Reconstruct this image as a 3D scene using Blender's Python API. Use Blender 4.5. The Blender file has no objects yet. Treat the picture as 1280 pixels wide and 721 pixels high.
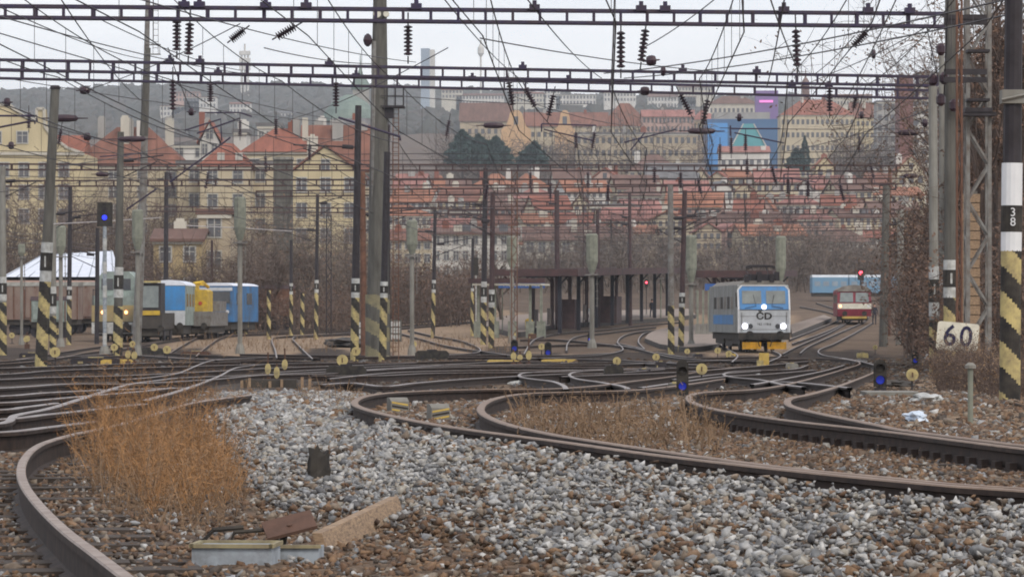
import bpy, bmesh, math, random
import numpy as np
from mathutils import Vector, Matrix, noise as mnoise
R = math.radians
sc = bpy.context.scene
col = sc.collection
# ------------------------------------------------------------------ camera, sky, sun, exposure
F = 5000.0; ZC = 2.2; HZ = 395.0            # focal length in photo pixels, eye height, horizon row
cam_d = bpy.data.cameras.new('camera'); cam = bpy.data.objects.new('camera', cam_d); col.objects.link(cam)
cam.location = (0, 0, ZC); cam.rotation_euler = (R(90), 0, 0)
cam_d.sensor_width = 36.0; cam_d.lens = F / 1280 * 36; cam_d.shift_y = (HZ - 360.5) / 1280
cam_d.clip_start = 1.0; cam_d.clip_end = 20000
sc.camera = cam
SUN_EL, SUN_ROT = R(42), R(150)
w = bpy.data.worlds.new('World'); sc.world = w; w.use_nodes = True
nt = w.node_tree; nt.nodes.clear()
def wn(t, **k):
    n = nt.nodes.new(t)
    for a, b in k.items(): setattr(n, a, b)
    return n
sky = wn('ShaderNodeTexSky', sky_type='NISHITA', sun_disc=False, sun_elevation=SUN_EL, sun_rotation=SUN_ROT)
sky.dust_density = 3.0
bg = wn('ShaderNodeBackground'); bg.inputs['Strength'].default_value = 0.05
bg2 = wn('ShaderNodeBackground'); bg2.inputs['Strength'].default_value = 1.0
tcn = wn('ShaderNodeTexCoord'); mp = wn('ShaderNodeMapping'); mp.inputs['Scale'].default_value = (2.5, 2.5, 14)
nz = wn('ShaderNodeTexNoise'); nz.inputs['Scale'].default_value = 3; nz.inputs['Detail'].default_value = 5
cr = wn('ShaderNodeValToRGB')
cr.color_ramp.elements[0].position = .30; cr.color_ramp.elements[0].color = (.70, .71, .77, 1)
cr.color_ramp.elements[1].position = .68; cr.color_ramp.elements[1].color = (.86, .85, .87, 1)
add = wn('ShaderNodeAddShader'); out = wn('ShaderNodeOutputWorld')
L = nt.links.new
L(sky.outputs[0], bg.inputs[0]); L(tcn.outputs['Generated'], mp.inputs[0]); L(mp.outputs[0], nz.inputs['Vector'])
L(nz.outputs[0], cr.inputs[0]); L(cr.outputs[0], bg2.inputs[0]); L(bg.outputs[0], add.inputs[0]); L(bg2.outputs[0], add.inputs[1]); L(add.outputs[0], out.inputs[0])
bg.inputs['Strength'].default_value = 0.05; bg2.inputs['Strength'].default_value = 1.2
sd = bpy.data.lights.new('sun', 'SUN'); sd.energy = 1.5; sd.angle = R(14); sd.color = (1, .93, .82)
so = bpy.data.objects.new('sun', sd); col.objects.link(so)
so.rotation_euler = (R(90) - SUN_EL, 0, R(180) - SUN_ROT)
sc.view_settings.view_transform = 'Standard'; sc.view_settings.look = 'None'
sc.view_settings.gamma = 1; sc.view_settings.exposure = -0.1; sc.view_settings.use_curve_mapping = False
try:
    sc.cycles.filter_width = 1.9
    sc.cycles.volume_bounces = 2; sc.cycles.max_bounces = 6; sc.cycles.diffuse_bounces = 3
    sc.cycles.transparent_max_bounces = 8; sc.cycles.use_denoising = True
except Exception: pass
# ------------------------------------------------------------------ terrain: eye height over the ground as a function of distance
TY = [0, 12, 16, 20, 25, 35, 45, 60, 80, 106, 150, 190, 238, 270, 300, 357, 420, 500, 600, 800, 1100, 1500, 2000, 2600, 3200, 3600, 4200, 7000]
TP = [0, 0, 721, 655, 600, 540, 508, 494, 485, 474, 459, 449, 440, 428, 420, 407, 391, 372, 352, 318, 268, 212, 172, 145, 131, 128, 142, 200]
_h = [1.04 if y <= 12 else (p - HZ) / F * y for y, p in zip(TY, TP)]
def hgt(Y):
    """eye height above the ground at distance Y"""
    a = np.interp(Y, TY, _h)
    d = np.clip(np.asarray(Y) * .06, .5, 60)
    return (a + np.interp(np.asarray(Y) - d, TY, _h) + np.interp(np.asarray(Y) + d, TY, _h)) / 3
def gz(x, Y):
    return ZC - hgt(Y)
_YS = np.concatenate([np.arange(8, 60, .05), np.arange(60, 700, .4), np.arange(700, 3300, 10)])
_HS = hgt(_YS)
def G(px, py, dz=0.0):
    """point on the ground (lifted dz) seen at photo pixel px, py"""
    ys = HZ + (_HS - dz) / _YS * F
    Y = float(np.interp(-py, -np.maximum.accumulate(ys[::-1])[::-1], _YS))
    return Vector(((px - 640) / F * Y, Y, float(gz(0, Y)) + dz))
def P(px, py, Y):
    return Vector(((px - 640) / F * Y, Y, ZC + (HZ - py) / F * Y))
def GY(px, Y, dz=0):
    return Vector(((px - 640) / F * Y, Y, float(gz(0, Y)) + dz))
def S(Y): return F / Y                       # pixels per metre
# ------------------------------------------------------------------ materials
def mat(name, c, c2=None, rough=.85, scale=6, bump=0, metal=0, spec=.3, detail=6, stretch=None, lo=.35, hi=.65, emit=None, es=1, attr=None):
    m = bpy.data.materials.new(name); m.use_nodes = True; n = m.node_tree.nodes; l = m.node_tree.links.new
    b = n['Principled BSDF']; b.inputs['Roughness'].default_value = rough; b.inputs['Metallic'].default_value = metal
    b.inputs['Specular IOR Level'].default_value = spec
    if emit:
        b.inputs['Emission Color'].default_value = (*emit, 1); b.inputs['Emission Strength'].default_value = es
    c2 = c2 or tuple(v * .72 for v in c)
    tc = n.new('ShaderNodeTexCoord'); mpn = n.new('ShaderNodeMapping'); tx = n.new('ShaderNodeTexNoise')
    tx.inputs['Scale'].default_value = scale; tx.inputs['Detail'].default_value = detail; tx.inputs['Roughness'].default_value = .65
    if stretch: mpn.inputs['Scale'].default_value = stretch
    l(tc.outputs['Object'], mpn.inputs[0]); l(mpn.outputs[0], tx.inputs['Vector'])
    r = n.new('ShaderNodeValToRGB'); r.color_ramp.elements[0].position = lo; r.color_ramp.elements[1].position = hi
    r.color_ramp.elements[0].color = (*c2, 1); r.color_ramp.elements[1].color = (*c, 1)
    l(tx.outputs[0], r.inputs[0]); l(r.outputs[0], b.inputs['Base Color'])
    if bump:
        bn = n.new('ShaderNodeBump'); bn.inputs['Strength'].default_value = bump; bn.inputs['Distance'].default_value = .02
        l(tx.outputs[0], bn.inputs['Height']); l(bn.outputs[0], b.inputs['Normal'])
    return m
M = {}
M['rail_side'] = mat('rail_side', (.055, .036, .028), (.022, .016, .014), scale=9, rough=.8)
M['rail_top'] = mat('rail_top', (.30, .27, .25), (.17, .13, .11), scale=5, rough=.45, metal=.5)
M['rail_top_rust'] = mat('rail_top_rust', (.23, .165, .12), (.15, .10, .07), scale=5, rough=.6)
M['sleeper'] = mat('sleeper', (.085, .065, .052), (.03, .024, .02), scale=14, stretch=(1, 6, 1), bump=.3)
M['concrete'] = mat('concrete', (.25, .245, .22), (.16, .15, .13), scale=3, stretch=(1, 1, .25), bump=.2)
M['concrete_dark'] = mat('concrete_dark', (.13, .125, .11), (.07, .066, .058), scale=3, stretch=(1, 1, .2), bump=.2)
M['steel_dark'] = mat('steel_dark', (.035, .03, .035), (.02, .016, .018), scale=4, rough=.6)
M['steel_violet_fringe'] = mat('steel_violet_fringe', (.032, .026, .065), (.045, .03, .04), scale=2.5, rough=.6)  # dark steel, with the lens's violet colour fringe put into the base colour
M['steel_brown'] = mat('steel_brown', (.075, .045, .045), (.045, .028, .03), scale=2, rough=.7)
M['steel_grey'] = mat('steel_grey', (.22, .22, .21), (.12, .10, .085), scale=3, rough=.7)
M['steel_rust'] = mat('steel_rust', (.17, .085, .055), (.09, .045, .03), scale=3, rough=.8)
M['wire'] = mat('wire', (.05, .045, .05), rough=.6)
M['wire_pale'] = mat('wire_pale', (.55, .52, .52), rough=.5)  # light grey paints the glint of a reflective cable into its colour
M['insulator'] = mat('insulator', (.05, .025, .03), (.03, .018, .03), rough=.35, scale=8)
M['yellow'] = mat('yellow', (.60, .43, .11), (.42, .29, .09), scale=10)
M['yellow_pale'] = mat('yellow_pale', (.50, .41, .18), (.20, .165, .10), scale=5, lo=.3, hi=.6)
M['yellow_dull'] = mat('yellow_dull', (.27, .24, .14), (.16, .145, .10), scale=2)
M['black'] = mat('black', (.018, .017, .017), (.055, .048, .04), scale=5)
M['white'] = mat('white', (.52, .53, .52), (.30, .30, .28), scale=5)
M['white_clean'] = mat('white_clean', (.70, .71, .72), (.58, .59, .60), scale=2, rough=.5)
M['cream'] = mat('cream', (.66, .64, .54), (.50, .48, .40), scale=4)
M['ink'] = mat('ink', (.012, .012, .055), rough=.6)
M['signal_back'] = mat('signal_back', (.25, .26, .21), (.15, .16, .13), scale=3)
M['wood'] = mat('wood', (.36, .25, .155), (.16, .11, .075), scale=16, stretch=(1, 1, 5), bump=.3)
M['rust'] = mat('rust', (.11, .06, .042), (.08, .045, .032), scale=12, bump=.3)
M['box_blue'] = mat('box_blue', (.33, .37, .41), (.17, .18, .19), scale=9, lo=.3, hi=.6)
M['glass'] = mat('glass', (.055, .06, .07), (.09, .09, .09), rough=.2, spec=.6, scale=2)
M['glass_cab'] = mat('glass_cab', (.20, .23, .22), (.13, .15, .15), rough=.2, spec=.6, scale=1.4)
M['loco_blue'] = mat('loco_blue', (.05, .25, .58), (.07, .19, .38), rough=.4, scale=1.6, stretch=(1,1,.4))
M['blue_grimy'] = mat('blue_grimy', (.045, .19, .44), (.07, .11, .17), scale=1.4, stretch=(1, 1, .5))
M['loco_white'] = mat('loco_white', (.52, .55, .58), (.42, .44, .46), rough=.45, scale=2)
M['loco_grey'] = mat('loco_grey', (.30, .31, .30), (.20, .20, .185), scale=1.3, stretch=(1, 1, .4))
M['loco_roof'] = mat('loco_roof', (.27, .25, .22), (.14, .125, .11), scale=1.5)
M['under'] = mat('under', (.045, .04, .036), (.07, .06, .05), scale=3)
M['orange'] = mat('orange', (.72, .36, .02), (.42, .24, .04), scale=3)
M['red_dark'] = mat('red_dark', (.22, .02, .04), (.14, .02, .03), rough=.5, scale=1.5)
M['grey_green'] = mat('grey_green', (.31, .37, .34), (.17, .20, .185), scale=1.4)
M['wagon_brown'] = mat('wagon_brown', (.15, .075, .06), (.22, .17, .14), scale=1.1, stretch=(1, 1, .4), lo=.45, hi=.75)
M['crane_yellow'] = mat('crane_yellow', (.62, .42, .04), (.33, .23, .06), scale=2.5)
M['roof_white'] = mat('roof_white', (.70, .73, .80), (.58, .62, .70), scale=.8)
M['canopy_red'] = mat('canopy_red', (.085, .045, .045), (.05, .034, .034), scale=.8)
M['canopy_under'] = mat('canopy_under', (.03, .03, .04), (.02, .02, .028), scale=1)
M['platform'] = mat('platform', (.27, .215, .175), (.20, .16, .135), scale=.7)
M['kerb'] = mat('kerb', (.085, .075, .07), (.05, .045, .042), scale=1.5)
M['bark'] = mat('bark', (.11, .085, .07), (.06, .045, .038), scale=6)
M['roof_trim'] = mat('roof_trim', (.30, .26, .15), (.17, .14, .09), scale=8)
M['twig'] = mat('twig', (.14, .10, .08), (.075, .055, .046), scale=.5)
M['twig_grey'] = mat('twig_grey', (.155, .12, .098), (.08, .064, .055), scale=.4)
M['leaf_dead'] = mat('leaf_dead', (.19, .115, .078), (.09, .06, .048), scale=.8)
M['leaf_dead_pale'] = mat('leaf_dead_pale', (.26, .18, .12), (.16, .105, .075), scale=.6)
M['evergreen'] = mat('evergreen', (.030, .065, .055), (.016, .038, .034), scale=.25)
M['straw'] = mat('straw', (.40, .215, .09), (.15, .078, .038), scale=9)
M['straw_dull'] = mat('straw_dull', (.26, .17, .10), (.15, .10, .065), scale=.6)
M['lamp_blue'] = mat('lamp_blue', (.03, .04, .5), emit=(.03, .05, 1.0), es=1.4)
M['lens_blue'] = mat('lens_blue', (.02, .04, .35), (.02, .03, .25), rough=.25, emit=(.02, .05, .8), es=.22)
M['lamp_white'] = mat('lamp_white', (.9, .9, .9), emit=(.88, .88, 1.0), es=6)
M['lamp_orange'] = mat('lamp_orange', (.9, .5, .2), emit=(1, .45, .2), es=4)
M['lamp_red'] = mat('lamp_red', (.9, .1, .1), emit=(1, .06, .1), es=6)
M['cloth_dark'] = mat('cloth_dark', (.03, .03, .045)); M['skin'] = mat('skin', (.45, .27, .2)); M['hair'] = mat('hair', (.04, .025, .02))
M['bag'] = mat('bag', (.62, .68, .74), (.42, .5, .6), scale=9)
M['blue_sign'] = mat('blue_sign', (.05, .12, .34), (.04, .10, .28), scale=2)

# ------------------------------------------------------------------ mesh helpers
class MB:
    def __init__(s): s.v = []; s.f = []; s.m = []; s.i = 0
    def mi(s, i): s.i = i; return s
    def add(s, vs, fs, i=None):
        k = len(s.v); s.v += [tuple(v) for v in vs]; s.f += [tuple(a + k for a in f) for f in fs]; s.m += [s.i if i is None else i] * len(fs); return s
    def box(s, x, y, z, sx, sy, sz, rz=0, i=None):
        """centre x,y; bottom z"""
        c, n = math.cos(rz), math.sin(rz); vs = []
        for dz in (0, sz):
            for a, b in ((-1, -1), (1, -1), (1, 1), (-1, 1)):
                u, v = a * sx / 2, b * sy / 2
                vs.append((x + u * c - v * n, y + u * n + v * c, z + dz))
        return s.add(vs, [(3, 2, 1, 0), (4, 5, 6, 7), (0, 1, 5, 4), (1, 2, 6, 5), (2, 3, 7, 6), (3, 0, 4, 7)], i)
    def bar(s, a, b, w, h=None, i=None):
        a, b = Vector(a), Vector(b); h = h or w; d = (b - a).normalized()
        up = Vector((0, 0, 1)) if abs(d.z) < .9 else Vector((0, 1, 0))
        u = d.cross(up).normalized() * w / 2; v = d.cross(u).normalized() * h / 2
        vs = [p + q for p in (a, b) for q in (-u - v, u - v, u + v, -u + v)]
        return s.add(vs, [(3, 2, 1, 0), (4, 5, 6, 7), (0, 1, 5, 4), (1, 2, 6, 5), (2, 3, 7, 6), (3, 0, 4, 7)], i)
    def tube(s, pts, r, seg=4, i=None, cap=True):
        pts = [Vector(p) for p in pts]; n = len(pts); rs = r if hasattr(r, '__len__') else [r] * n; vs = []; fs = []
        for k, p in enumerate(pts):
            d = (pts[min(k + 1, n - 1)] - pts[max(k - 1, 0)])
            d = d.normalized() if d.length > 1e-9 else Vector((0, 0, 1))
            up = Vector((0, 0, 1)) if abs(d.z) < .9 else Vector((0, 1, 0))
            u = d.cross(up).normalized(); v = d.cross(u).normalized()
            for j in range(seg):
                a = 2 * math.pi * j / seg; vs.append(p + (u * math.cos(a) + v * math.sin(a)) * rs[k])
        for k in range(n - 1):
            for j in range(seg):
                a, b = k * seg + j, k * seg + (j + 1) % seg; fs.append((a, a + seg, b + seg, b))
        if cap: fs.append(tuple(range(seg))); fs.append(tuple(reversed(range((n - 1) * seg, n * seg))))
        return s.add(vs, fs, i)
    def disc(s, c, r, th, seg=18, ax='y', i=None):
        c = Vector(c); d = Vector((0, 1, 0)) if ax == 'y' else Vector((1, 0, 0)) if ax == 'x' else Vector((0, 0, 1))
        return s.tube([c - d * th / 2, c + d * th / 2], r, seg, i)
    def prism(s, prof, a0, a1, ax='x', i=None):
        """profile of (u,v) extruded along ax; x: (u,v)=(y,z); y: (x,z); z: (x,y)"""
        n = len(prof); vs = []
        for a in (a0, a1):
            for u, v in prof: vs.append((a, u, v) if ax == 'x' else (u, a, v) if ax == 'y' else (u, v, a))
        fs = [tuple(range(n)), tuple(reversed(range(n, 2 * n)))]
        for j in range(n): fs.append((j, j + n, (j + 1) % n + n, (j + 1) % n))
        return s.add(vs, fs, i)
    def lathe(s, c, prof, seg=12, i=None):
        c = Vector(c); return s.tube([c + Vector((0, 0, z)) for r, z in prof], [r for r, z in prof], seg, i)
    def build(s, name, m, parent=None, world=False, smooth=False):
        me = bpy.data.meshes.new(name); off = parent.location if (world and parent) else Vector((0, 0, 0))
        vs = np.array(s.v, dtype=float) - np.array(off) if s.v else np.zeros((0, 3))
        me.from_pydata(vs.tolist(), [], s.f)
        for x in (m if isinstance(m, (list, tuple)) else [m]): me.materials.append(M[x] if isinstance(x, str) else x)
        if isinstance(m, (list, tuple)): me.polygons.foreach_set('material_index', s.m)
        if smooth: me.polygons.foreach_set('use_smooth', [True] * len(s.f))
        bm = bmesh.new(); bm.from_mesh(me); bmesh.ops.recalc_face_normals(bm, faces=bm.faces); bm.to_mesh(me); bm.free()
        o = bpy.data.objects.new(name, me); col.objects.link(o)
        if parent: o.parent = parent
        return o
def tag(o, label=None, cat=None, group=None, kind=None):
    if label: o['label'] = label
    if cat: o['category'] = cat
    if group: o['group'] = group
    if kind: o['kind'] = kind
    return o
def thing(name, label, cat, loc=(0, 0, 0), rz=0, group=None):
    o = bpy.data.objects.new(name, None); col.objects.link(o); o.location = loc; o.rotation_euler = (0, 0, rz)
    o.empty_display_size = .2
    return tag(o, label, cat, group)
def copy_tree(o, parent=None):
    c = o.copy(); col.objects.link(c); c.parent = parent
    for ch in list(o.children): copy_tree(ch, c)
    return c
def raw_mesh(name, V, Fc, mats, mi=None, attr=None, parent=None):
    """fast build from numpy arrays of triangles (or quads)"""
    me = bpy.data.meshes.new(name); k = Fc.shape[1]
    me.vertices.add(len(V)); me.vertices.foreach_set('co', V.astype(np.float32).ravel())
    me.loops.add(Fc.size); me.loops.foreach_set('vertex_index', Fc.astype(np.int32).ravel())
    me.polygons.add(len(Fc)); me.polygons.foreach_set('loop_start', np.arange(0, Fc.size, k, dtype=np.int32))
    me.polygons.foreach_set('loop_total', np.full(len(Fc), k, dtype=np.int32))
    for x in mats: me.materials.append(M[x] if isinstance(x, str) else x)
    if mi is not None: me.polygons.foreach_set('material_index', mi.astype(np.int32))
    if attr is not None:
        a = me.attributes.new('tone', 'FLOAT', 'POINT'); a.data.foreach_set('value', attr.astype(np.float32))
    me.update(calc_edges=True); me.validate()
    o = bpy.data.objects.new(name, me); col.objects.link(o)
    if parent: o.parent = parent
    return o
def text_mb(body, size, extrude=.004, bold=0):
    cu = bpy.data.curves.new('t', 'FONT'); cu.body = body; cu.size = size; cu.extrude = extrude; cu.align_x = 'CENTER'; cu.align_y = 'CENTER'
    cu.resolution_u = 3; cu.offset = bold * size
    o = bpy.data.objects.new('t', cu); col.objects.link(o); dg = bpy.context.evaluated_depsgraph_get()
    me = bpy.data.meshes.new_from_object(o.evaluated_get(dg)); bpy.data.objects.remove(o); bpy.data.curves.remove(cu)
    return me
def text_part(body, size, m, parent, loc, rot=(R(90), 0, 0), name='lettering', sx=1, bold=0):
    me = text_mb(body, size, .004, bold); me.name = name; me.materials.clear(); me.materials.append(M[m])
    o = bpy.data.objects.new(name, me); col.objects.link(o); o.parent = parent; o.location = loc; o.rotation_euler = rot; o.scale = (sx, 1, 1); return o
# ------------------------------------------------------------------ ground
rng = np.random.default_rng(5)
def px_of(x, Y, z): return 640 + x / Y * F, HZ + (ZC - z) / Y * F
def zone(px, py):
    """what the ground is at a place: (rustiness 0..1, brightness)"""
    px = np.asarray(px, float); py = np.asarray(py, float)
    return px, py
def ground_mat():
    m = bpy.data.materials.new('yard_ground'); m.use_nodes = True; n = m.node_tree.nodes; l = m.node_tree.links.new
    b = n['Principled BSDF']; b.inputs['Roughness'].default_value = .95; b.inputs['Specular IOR Level'].default_value = .1
    tc = n.new('ShaderNodeTexCoord')
    def noise(sc_, det=6, st=None):
        t = n.new('ShaderNodeTexNoise'); t.inputs['Scale'].default_value = sc_; t.inputs['Detail'].default_value = det; t.inputs['Roughness'].default_value = .7
        if st:
            mm = n.new('ShaderNodeMapping'); mm.inputs['Scale'].default_value = st; l(tc.outputs['Object'], mm.inputs[0]); l(mm.outputs[0], t.inputs['Vector'])
        else: l(tc.outputs['Object'], t.inputs['Vector'])
        return t
    big = noise(.35, 5, (1, .35, 1)); fine = noise(9, 8); at = n.new('ShaderNodeAttribute'); at.attribute_name = 'tone'
    r1 = n.new('ShaderNodeValToRGB'); e = r1.color_ramp.elements
    e[0].position = .0; e[0].color = (.045, .036, .03, 1); e[1].position = 1; e[1].color = (.34, .255, .175, 1)
    k = e.new(.35); k.color = (.105, .078, .06, 1); k = e.new(.65); k.color = (.22, .16, .11, 1)
    ma = n.new('ShaderNodeMath'); ma.operation = 'MULTIPLY_ADD'; ma.inputs[1].default_value = .55; l(big.outputs[0], ma.inputs[0]); 
    sb = n.new('ShaderNodeMath'); sb.operation = 'SUBTRACT'; sb.inputs[1].default_value = .27; l(at.outputs['Fac'], sb.inputs[0]); l(sb.outputs[0], ma.inputs[2]); l(ma.outputs[0], r1.inputs[0])
    r2 = n.new('ShaderNodeValToRGB'); r2.color_ramp.elements[0].position = .35; r2.color_ramp.elements[0].color = (.45, .43, .42, 1); r2.color_ramp.elements[1].position = .66; r2.color_ramp.elements[1].color = (1.25, 1.22, 1.2, 1)
    l(fine.outputs[0], r2.inputs[0]); mx = n.new('ShaderNodeMix'); mx.data_type = 'RGBA'; mx.blend_type = 'MULTIPLY'; mx.inputs[0].default_value = 1
    l(r1.outputs[0], mx.inputs[6]); l(r2.outputs[0], mx.inputs[7]); l(mx.outputs[2], b.inputs['Base Color'])
    bn = n.new('ShaderNodeBump'); bn.inputs['Strength'].default_value = .7; bn.inputs['Distance'].default_value = .04; l(fine.outputs[0], bn.inputs['Height']); l(bn.outputs[0], b.inputs['Normal'])
    return m
M['ground'] = ground_mat(); M['rail_top_worn'] = mat('rail_top_worn', (.30, .235, .19), (.17, .115, .085), scale=7, rough=.5, metal=.2)
def tone(px, py):
    py = py + 5 * np.sin(px * .031 + 1) + 3 * np.sin(px * .083) + rng.normal(0, 1.2, np.shape(px))
    t = np.full(np.shape(px), .55)
    t = np.where((py > 441) & (py < 486), .10, t)                       # dark trodden throat of the yard
    t = np.where((py >= 486) & (px < 300), .30, t)
    t = np.where((py >= 486) & (px >= 300), .50, t)
    t = np.where((py > 395) & (py <= 441), np.where((px > 215) & (px < 1000), .88, .5), t)
    t = np.where((py > 398) & (py <= 440) & (px > 640) & (px < 820), .45, t)
    t = np.where((px > 1080) & (py > 470) & (py < 540), .75, t)
    t = np.where((py <= 392), .40, t)
    return t
Ys = np.concatenate([np.arange(5, 60, .22), np.arange(60, 300, 1.2), np.arange(300, 700, 4), np.arange(700, 7001, 70)])
U = np.concatenate([np.linspace(-1, -.55, 8), np.linspace(-.53, .53, 110), np.linspace(.55, 1, 8)])
YY, UU = np.meshgrid(Ys, U, indexing='ij'); XX = UU * (.27 * YY + 9 + 30 * (np.abs(UU) > .53))
ZZ = gz(0, YY) + np.zeros_like(XX)
rough = rng.normal(0, 1, XX.shape) * np.clip(.012 + .0 * YY, 0, .02) * (YY < 110)
def smooth_noise(X, Y, s, seed):
    r_ = np.random.default_rng(seed); o = np.zeros_like(X)
    for k in range(6):
        a = r_.uniform(0, 6.28); f = s * r_.uniform(.5, 1.8); o += np.sin((X * math.cos(a) + Y * math.sin(a)) * f + r_.uniform(0, 6.28))
    return o / 6
ZZ += rough + np.where(YY > 600, smooth_noise(XX, YY, .008, 3) * np.clip((YY - 600) * .006, 0, 12), 0)
PXg, PYg = px_of(XX, YY, ZZ)
ny, nx = XX.shape; V = np.stack([XX, YY, ZZ], -1).reshape(-1, 3)
ii = (np.arange(ny - 1)[:, None] * nx + np.arange(nx - 1)[None]).ravel()
Q = np.stack([ii, ii + 1, ii + nx + 1, ii + nx], 1)
tag(raw_mesh('ground', V, Q, ['ground'], attr=tone(PXg, PYg).ravel()), kind='structure')

# ------------------------------------------------------------------ railway tracks
def catmull(pts, n=10):
    p = [Vector(q) for q in pts]; p = [2 * p[0] - p[1]] + p + [2 * p[-1] - p[-2]]; o = []
    for k in range(1, len(p) - 2):
        a, b, c, d = p[k - 1:k + 3]
        for j in range(n):
            t = j / n; o.append(.5 * ((2 * b) + (c - a) * t + (2 * a - 5 * b + 4 * c - d) * t * t + (3 * b - a - 3 * c + d) * t ** 3))
    o.append(p[-2]); return o
RH = .172
PROF = [(-.075, 0), (.075, 0), (.075, .012), (.014, .032), (.011, .128), (.037, .136), (.037, .164), (.030, RH), (-.030, RH), (-.037, .164), (-.037, .136), (-.011, .128), (-.014, .032), (-.075, .012)]
def rail_mb(path, mb, scale=1.0):
    n = len(PROF); vs = []; fs = []; ms = []
    for k, p in enumerate(path):
        d = path[min(k + 1, len(path) - 1)] - path[max(k - 1, 0)]; d = Vector((d.x, d.y, 0)).normalized(); u = Vector((d.y, -d.x, 0))
        for a, b in PROF: vs.append(p + u * a * scale + Vector((0, 0, b)))
    for k in range(len(path) - 1):
        for j in range(n):
            a, b = k * n + j, k * n + (j + 1) % n; fs.append((a, b, b + n, a + n)); ms.append(1 if j in (6, 7, 8) else 0)
    k0 = len(mb.v); mb.v += [tuple(v) for v in vs]; mb.f += [tuple(a + k0 for a in f) for f in fs]; mb.m += ms
def gpath(pts, dz=RH, n=10):
    o = []
    for q in catmull([(a, b, 0) for a, b in pts], n):
        g = G(q.x, q.y, dz); g.z -= dz
        if not o or (g - o[-1]).length > .02: o.append(g)
    return o
def offset(path, d):
    o = []
    for k, p in enumerate(path):
        t = path[min(k + 1, len(path) - 1)] - path[max(k - 1, 0)]; t = Vector((t.x, t.y, 0)).normalized(); o.append(p + Vector((t.y, -t.x, 0)) * d)
    return o
def sleepers(path, off, a0=0, a1=1e9, step=.62, ln=2.5):
    """list of (centre, angle) beside a rail path"""
    o = []; acc = 0; nxt = a0
    for a, b in zip(path, path[1:]):
        d = b - a; l = Vector((d.x, d.y, 0)).length
        while l > 1e-6 and nxt < acc + l and nxt < a1:
            t = (nxt - acc) / l; p = a + d * t; u = Vector((d.y, -d.x, 0)).normalized()
            o.append((p + u * off, math.atan2(u.y, u.x))); nxt += step
        acc += l
    return o
NEAR = []
def track(rails, top='rail_top', slp=(), scale=1.0, near=False, sink=0.0, clips=None):
    paths = [gpath(r) for r in rails]
    root = thing('railway_track', None, None, paths[0][0]); root['kind'] = 'structure'
    for p in paths:
        mb = MB(); rail_mb(p, mb, scale); mb.build('rail', ['rail_side', top], root, world=True)
        if near: NEAR.extend([(q.x, q.y) for q in p])
    for (ri, off, a0, a1) in slp:
        for c, an in sleepers(paths[ri], off, a0, a1):
            mb = MB(); mb.box(0, 0, -.13, 2.5, .25, .165); c.z = float(gz(0, c.y)) - sink
            if 'slp' not in M: o = mb.build('sleeper', 'sleeper', root); M['slp'] = o.data
            else: o = bpy.data.objects.new('sleeper', M['slp']); col.objects.link(o); o.parent = root
            o.location = c - root.location; o.rotation_euler = (0, random.uniform(-.01, .01), an + random.uniform(-.03, .03))
    if clips:
        for c, an in sleepers(paths[0], clips[2], clips[0], clips[1], .33):
            mb = MB()
            if 'clip' not in M: mb.box(0, 0, 0, .05, .10, .075); mb.box(.03, 0, 0, .12, .16, .035); o = mb.build('rail_clip', 'rail_side', root); M['clip'] = o.data
            else: o = bpy.data.objects.new('rail_clip', M['clip']); col.objects.link(o); o.parent = root
            o.location = c - root.location; o.rotation_euler = (0, 0, an)
    return paths
random.seed(4)
railL = [(300, 830), (172, 730), (122, 692), (80, 660), (45, 625), (28, 598), (29, 575), (48, 556), (88, 543), (140, 532), (190, 518), (240, 503), (312, 493)]
track([railL], 'rail_top_worn', [(0, -.72, 0, 40)], near=True, scale=.72, sink=.012)
railA1 = [(1700, 650), (1500, 632), (1300, 614), (1200, 607), (1100, 598), (1000, 588), (900, 577), (800, 565), (700, 551), (600, 538), (540, 529), (490, 519), (455, 510), (443, 503), (452, 496), (480, 491), (530, 488), (600, 486), (680, 485.5), (740, 482), (790, 476), (840, 470), (880, 463), (925, 458)]
railA2 = [(1700, 645), (1500, 628), (1300, 611), (1200, 604.5), (1100, 595), (1000, 585.5), (900, 573), (800, 559), (740, 550), (690, 542), (640, 531), (612, 521), (601, 512), (606, 503), (625, 496), (660, 491), (720, 489), (790, 487), (850, 481), (905, 473)]
track([railA1, railA2], 'rail_top_rust', [(0, .72, 0, 62)], near=True, sink=.045)
railB1 = [(1700, 600), (1500, 582), (1300, 562), (1200, 550), (1130, 541), (1060, 533), (1000, 526.5), (950, 520), (900, 512), (870, 504), (861, 497), (868, 491.5), (890, 489), (930, 487), (960, 484), (985, 479.5), (1020, 471), (1055, 461), (1075, 454), (1060, 449), (1020, 447)]
railB2 = [(1700, 592), (1500, 576), (1300, 558), (1200, 546), (1130, 537), (1100, 531), (1060, 523), (1020, 515), (990, 507), (984, 501), (990, 496.5), (1008, 493), (1040, 484.5), (1070, 474), (1092, 465), (1100, 459)]
track([railB1, railB2], 'rail_top_rust', [(0, .70, 0, 50)], near=True, sink=.02, clips=(5, 38, -.06))
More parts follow.
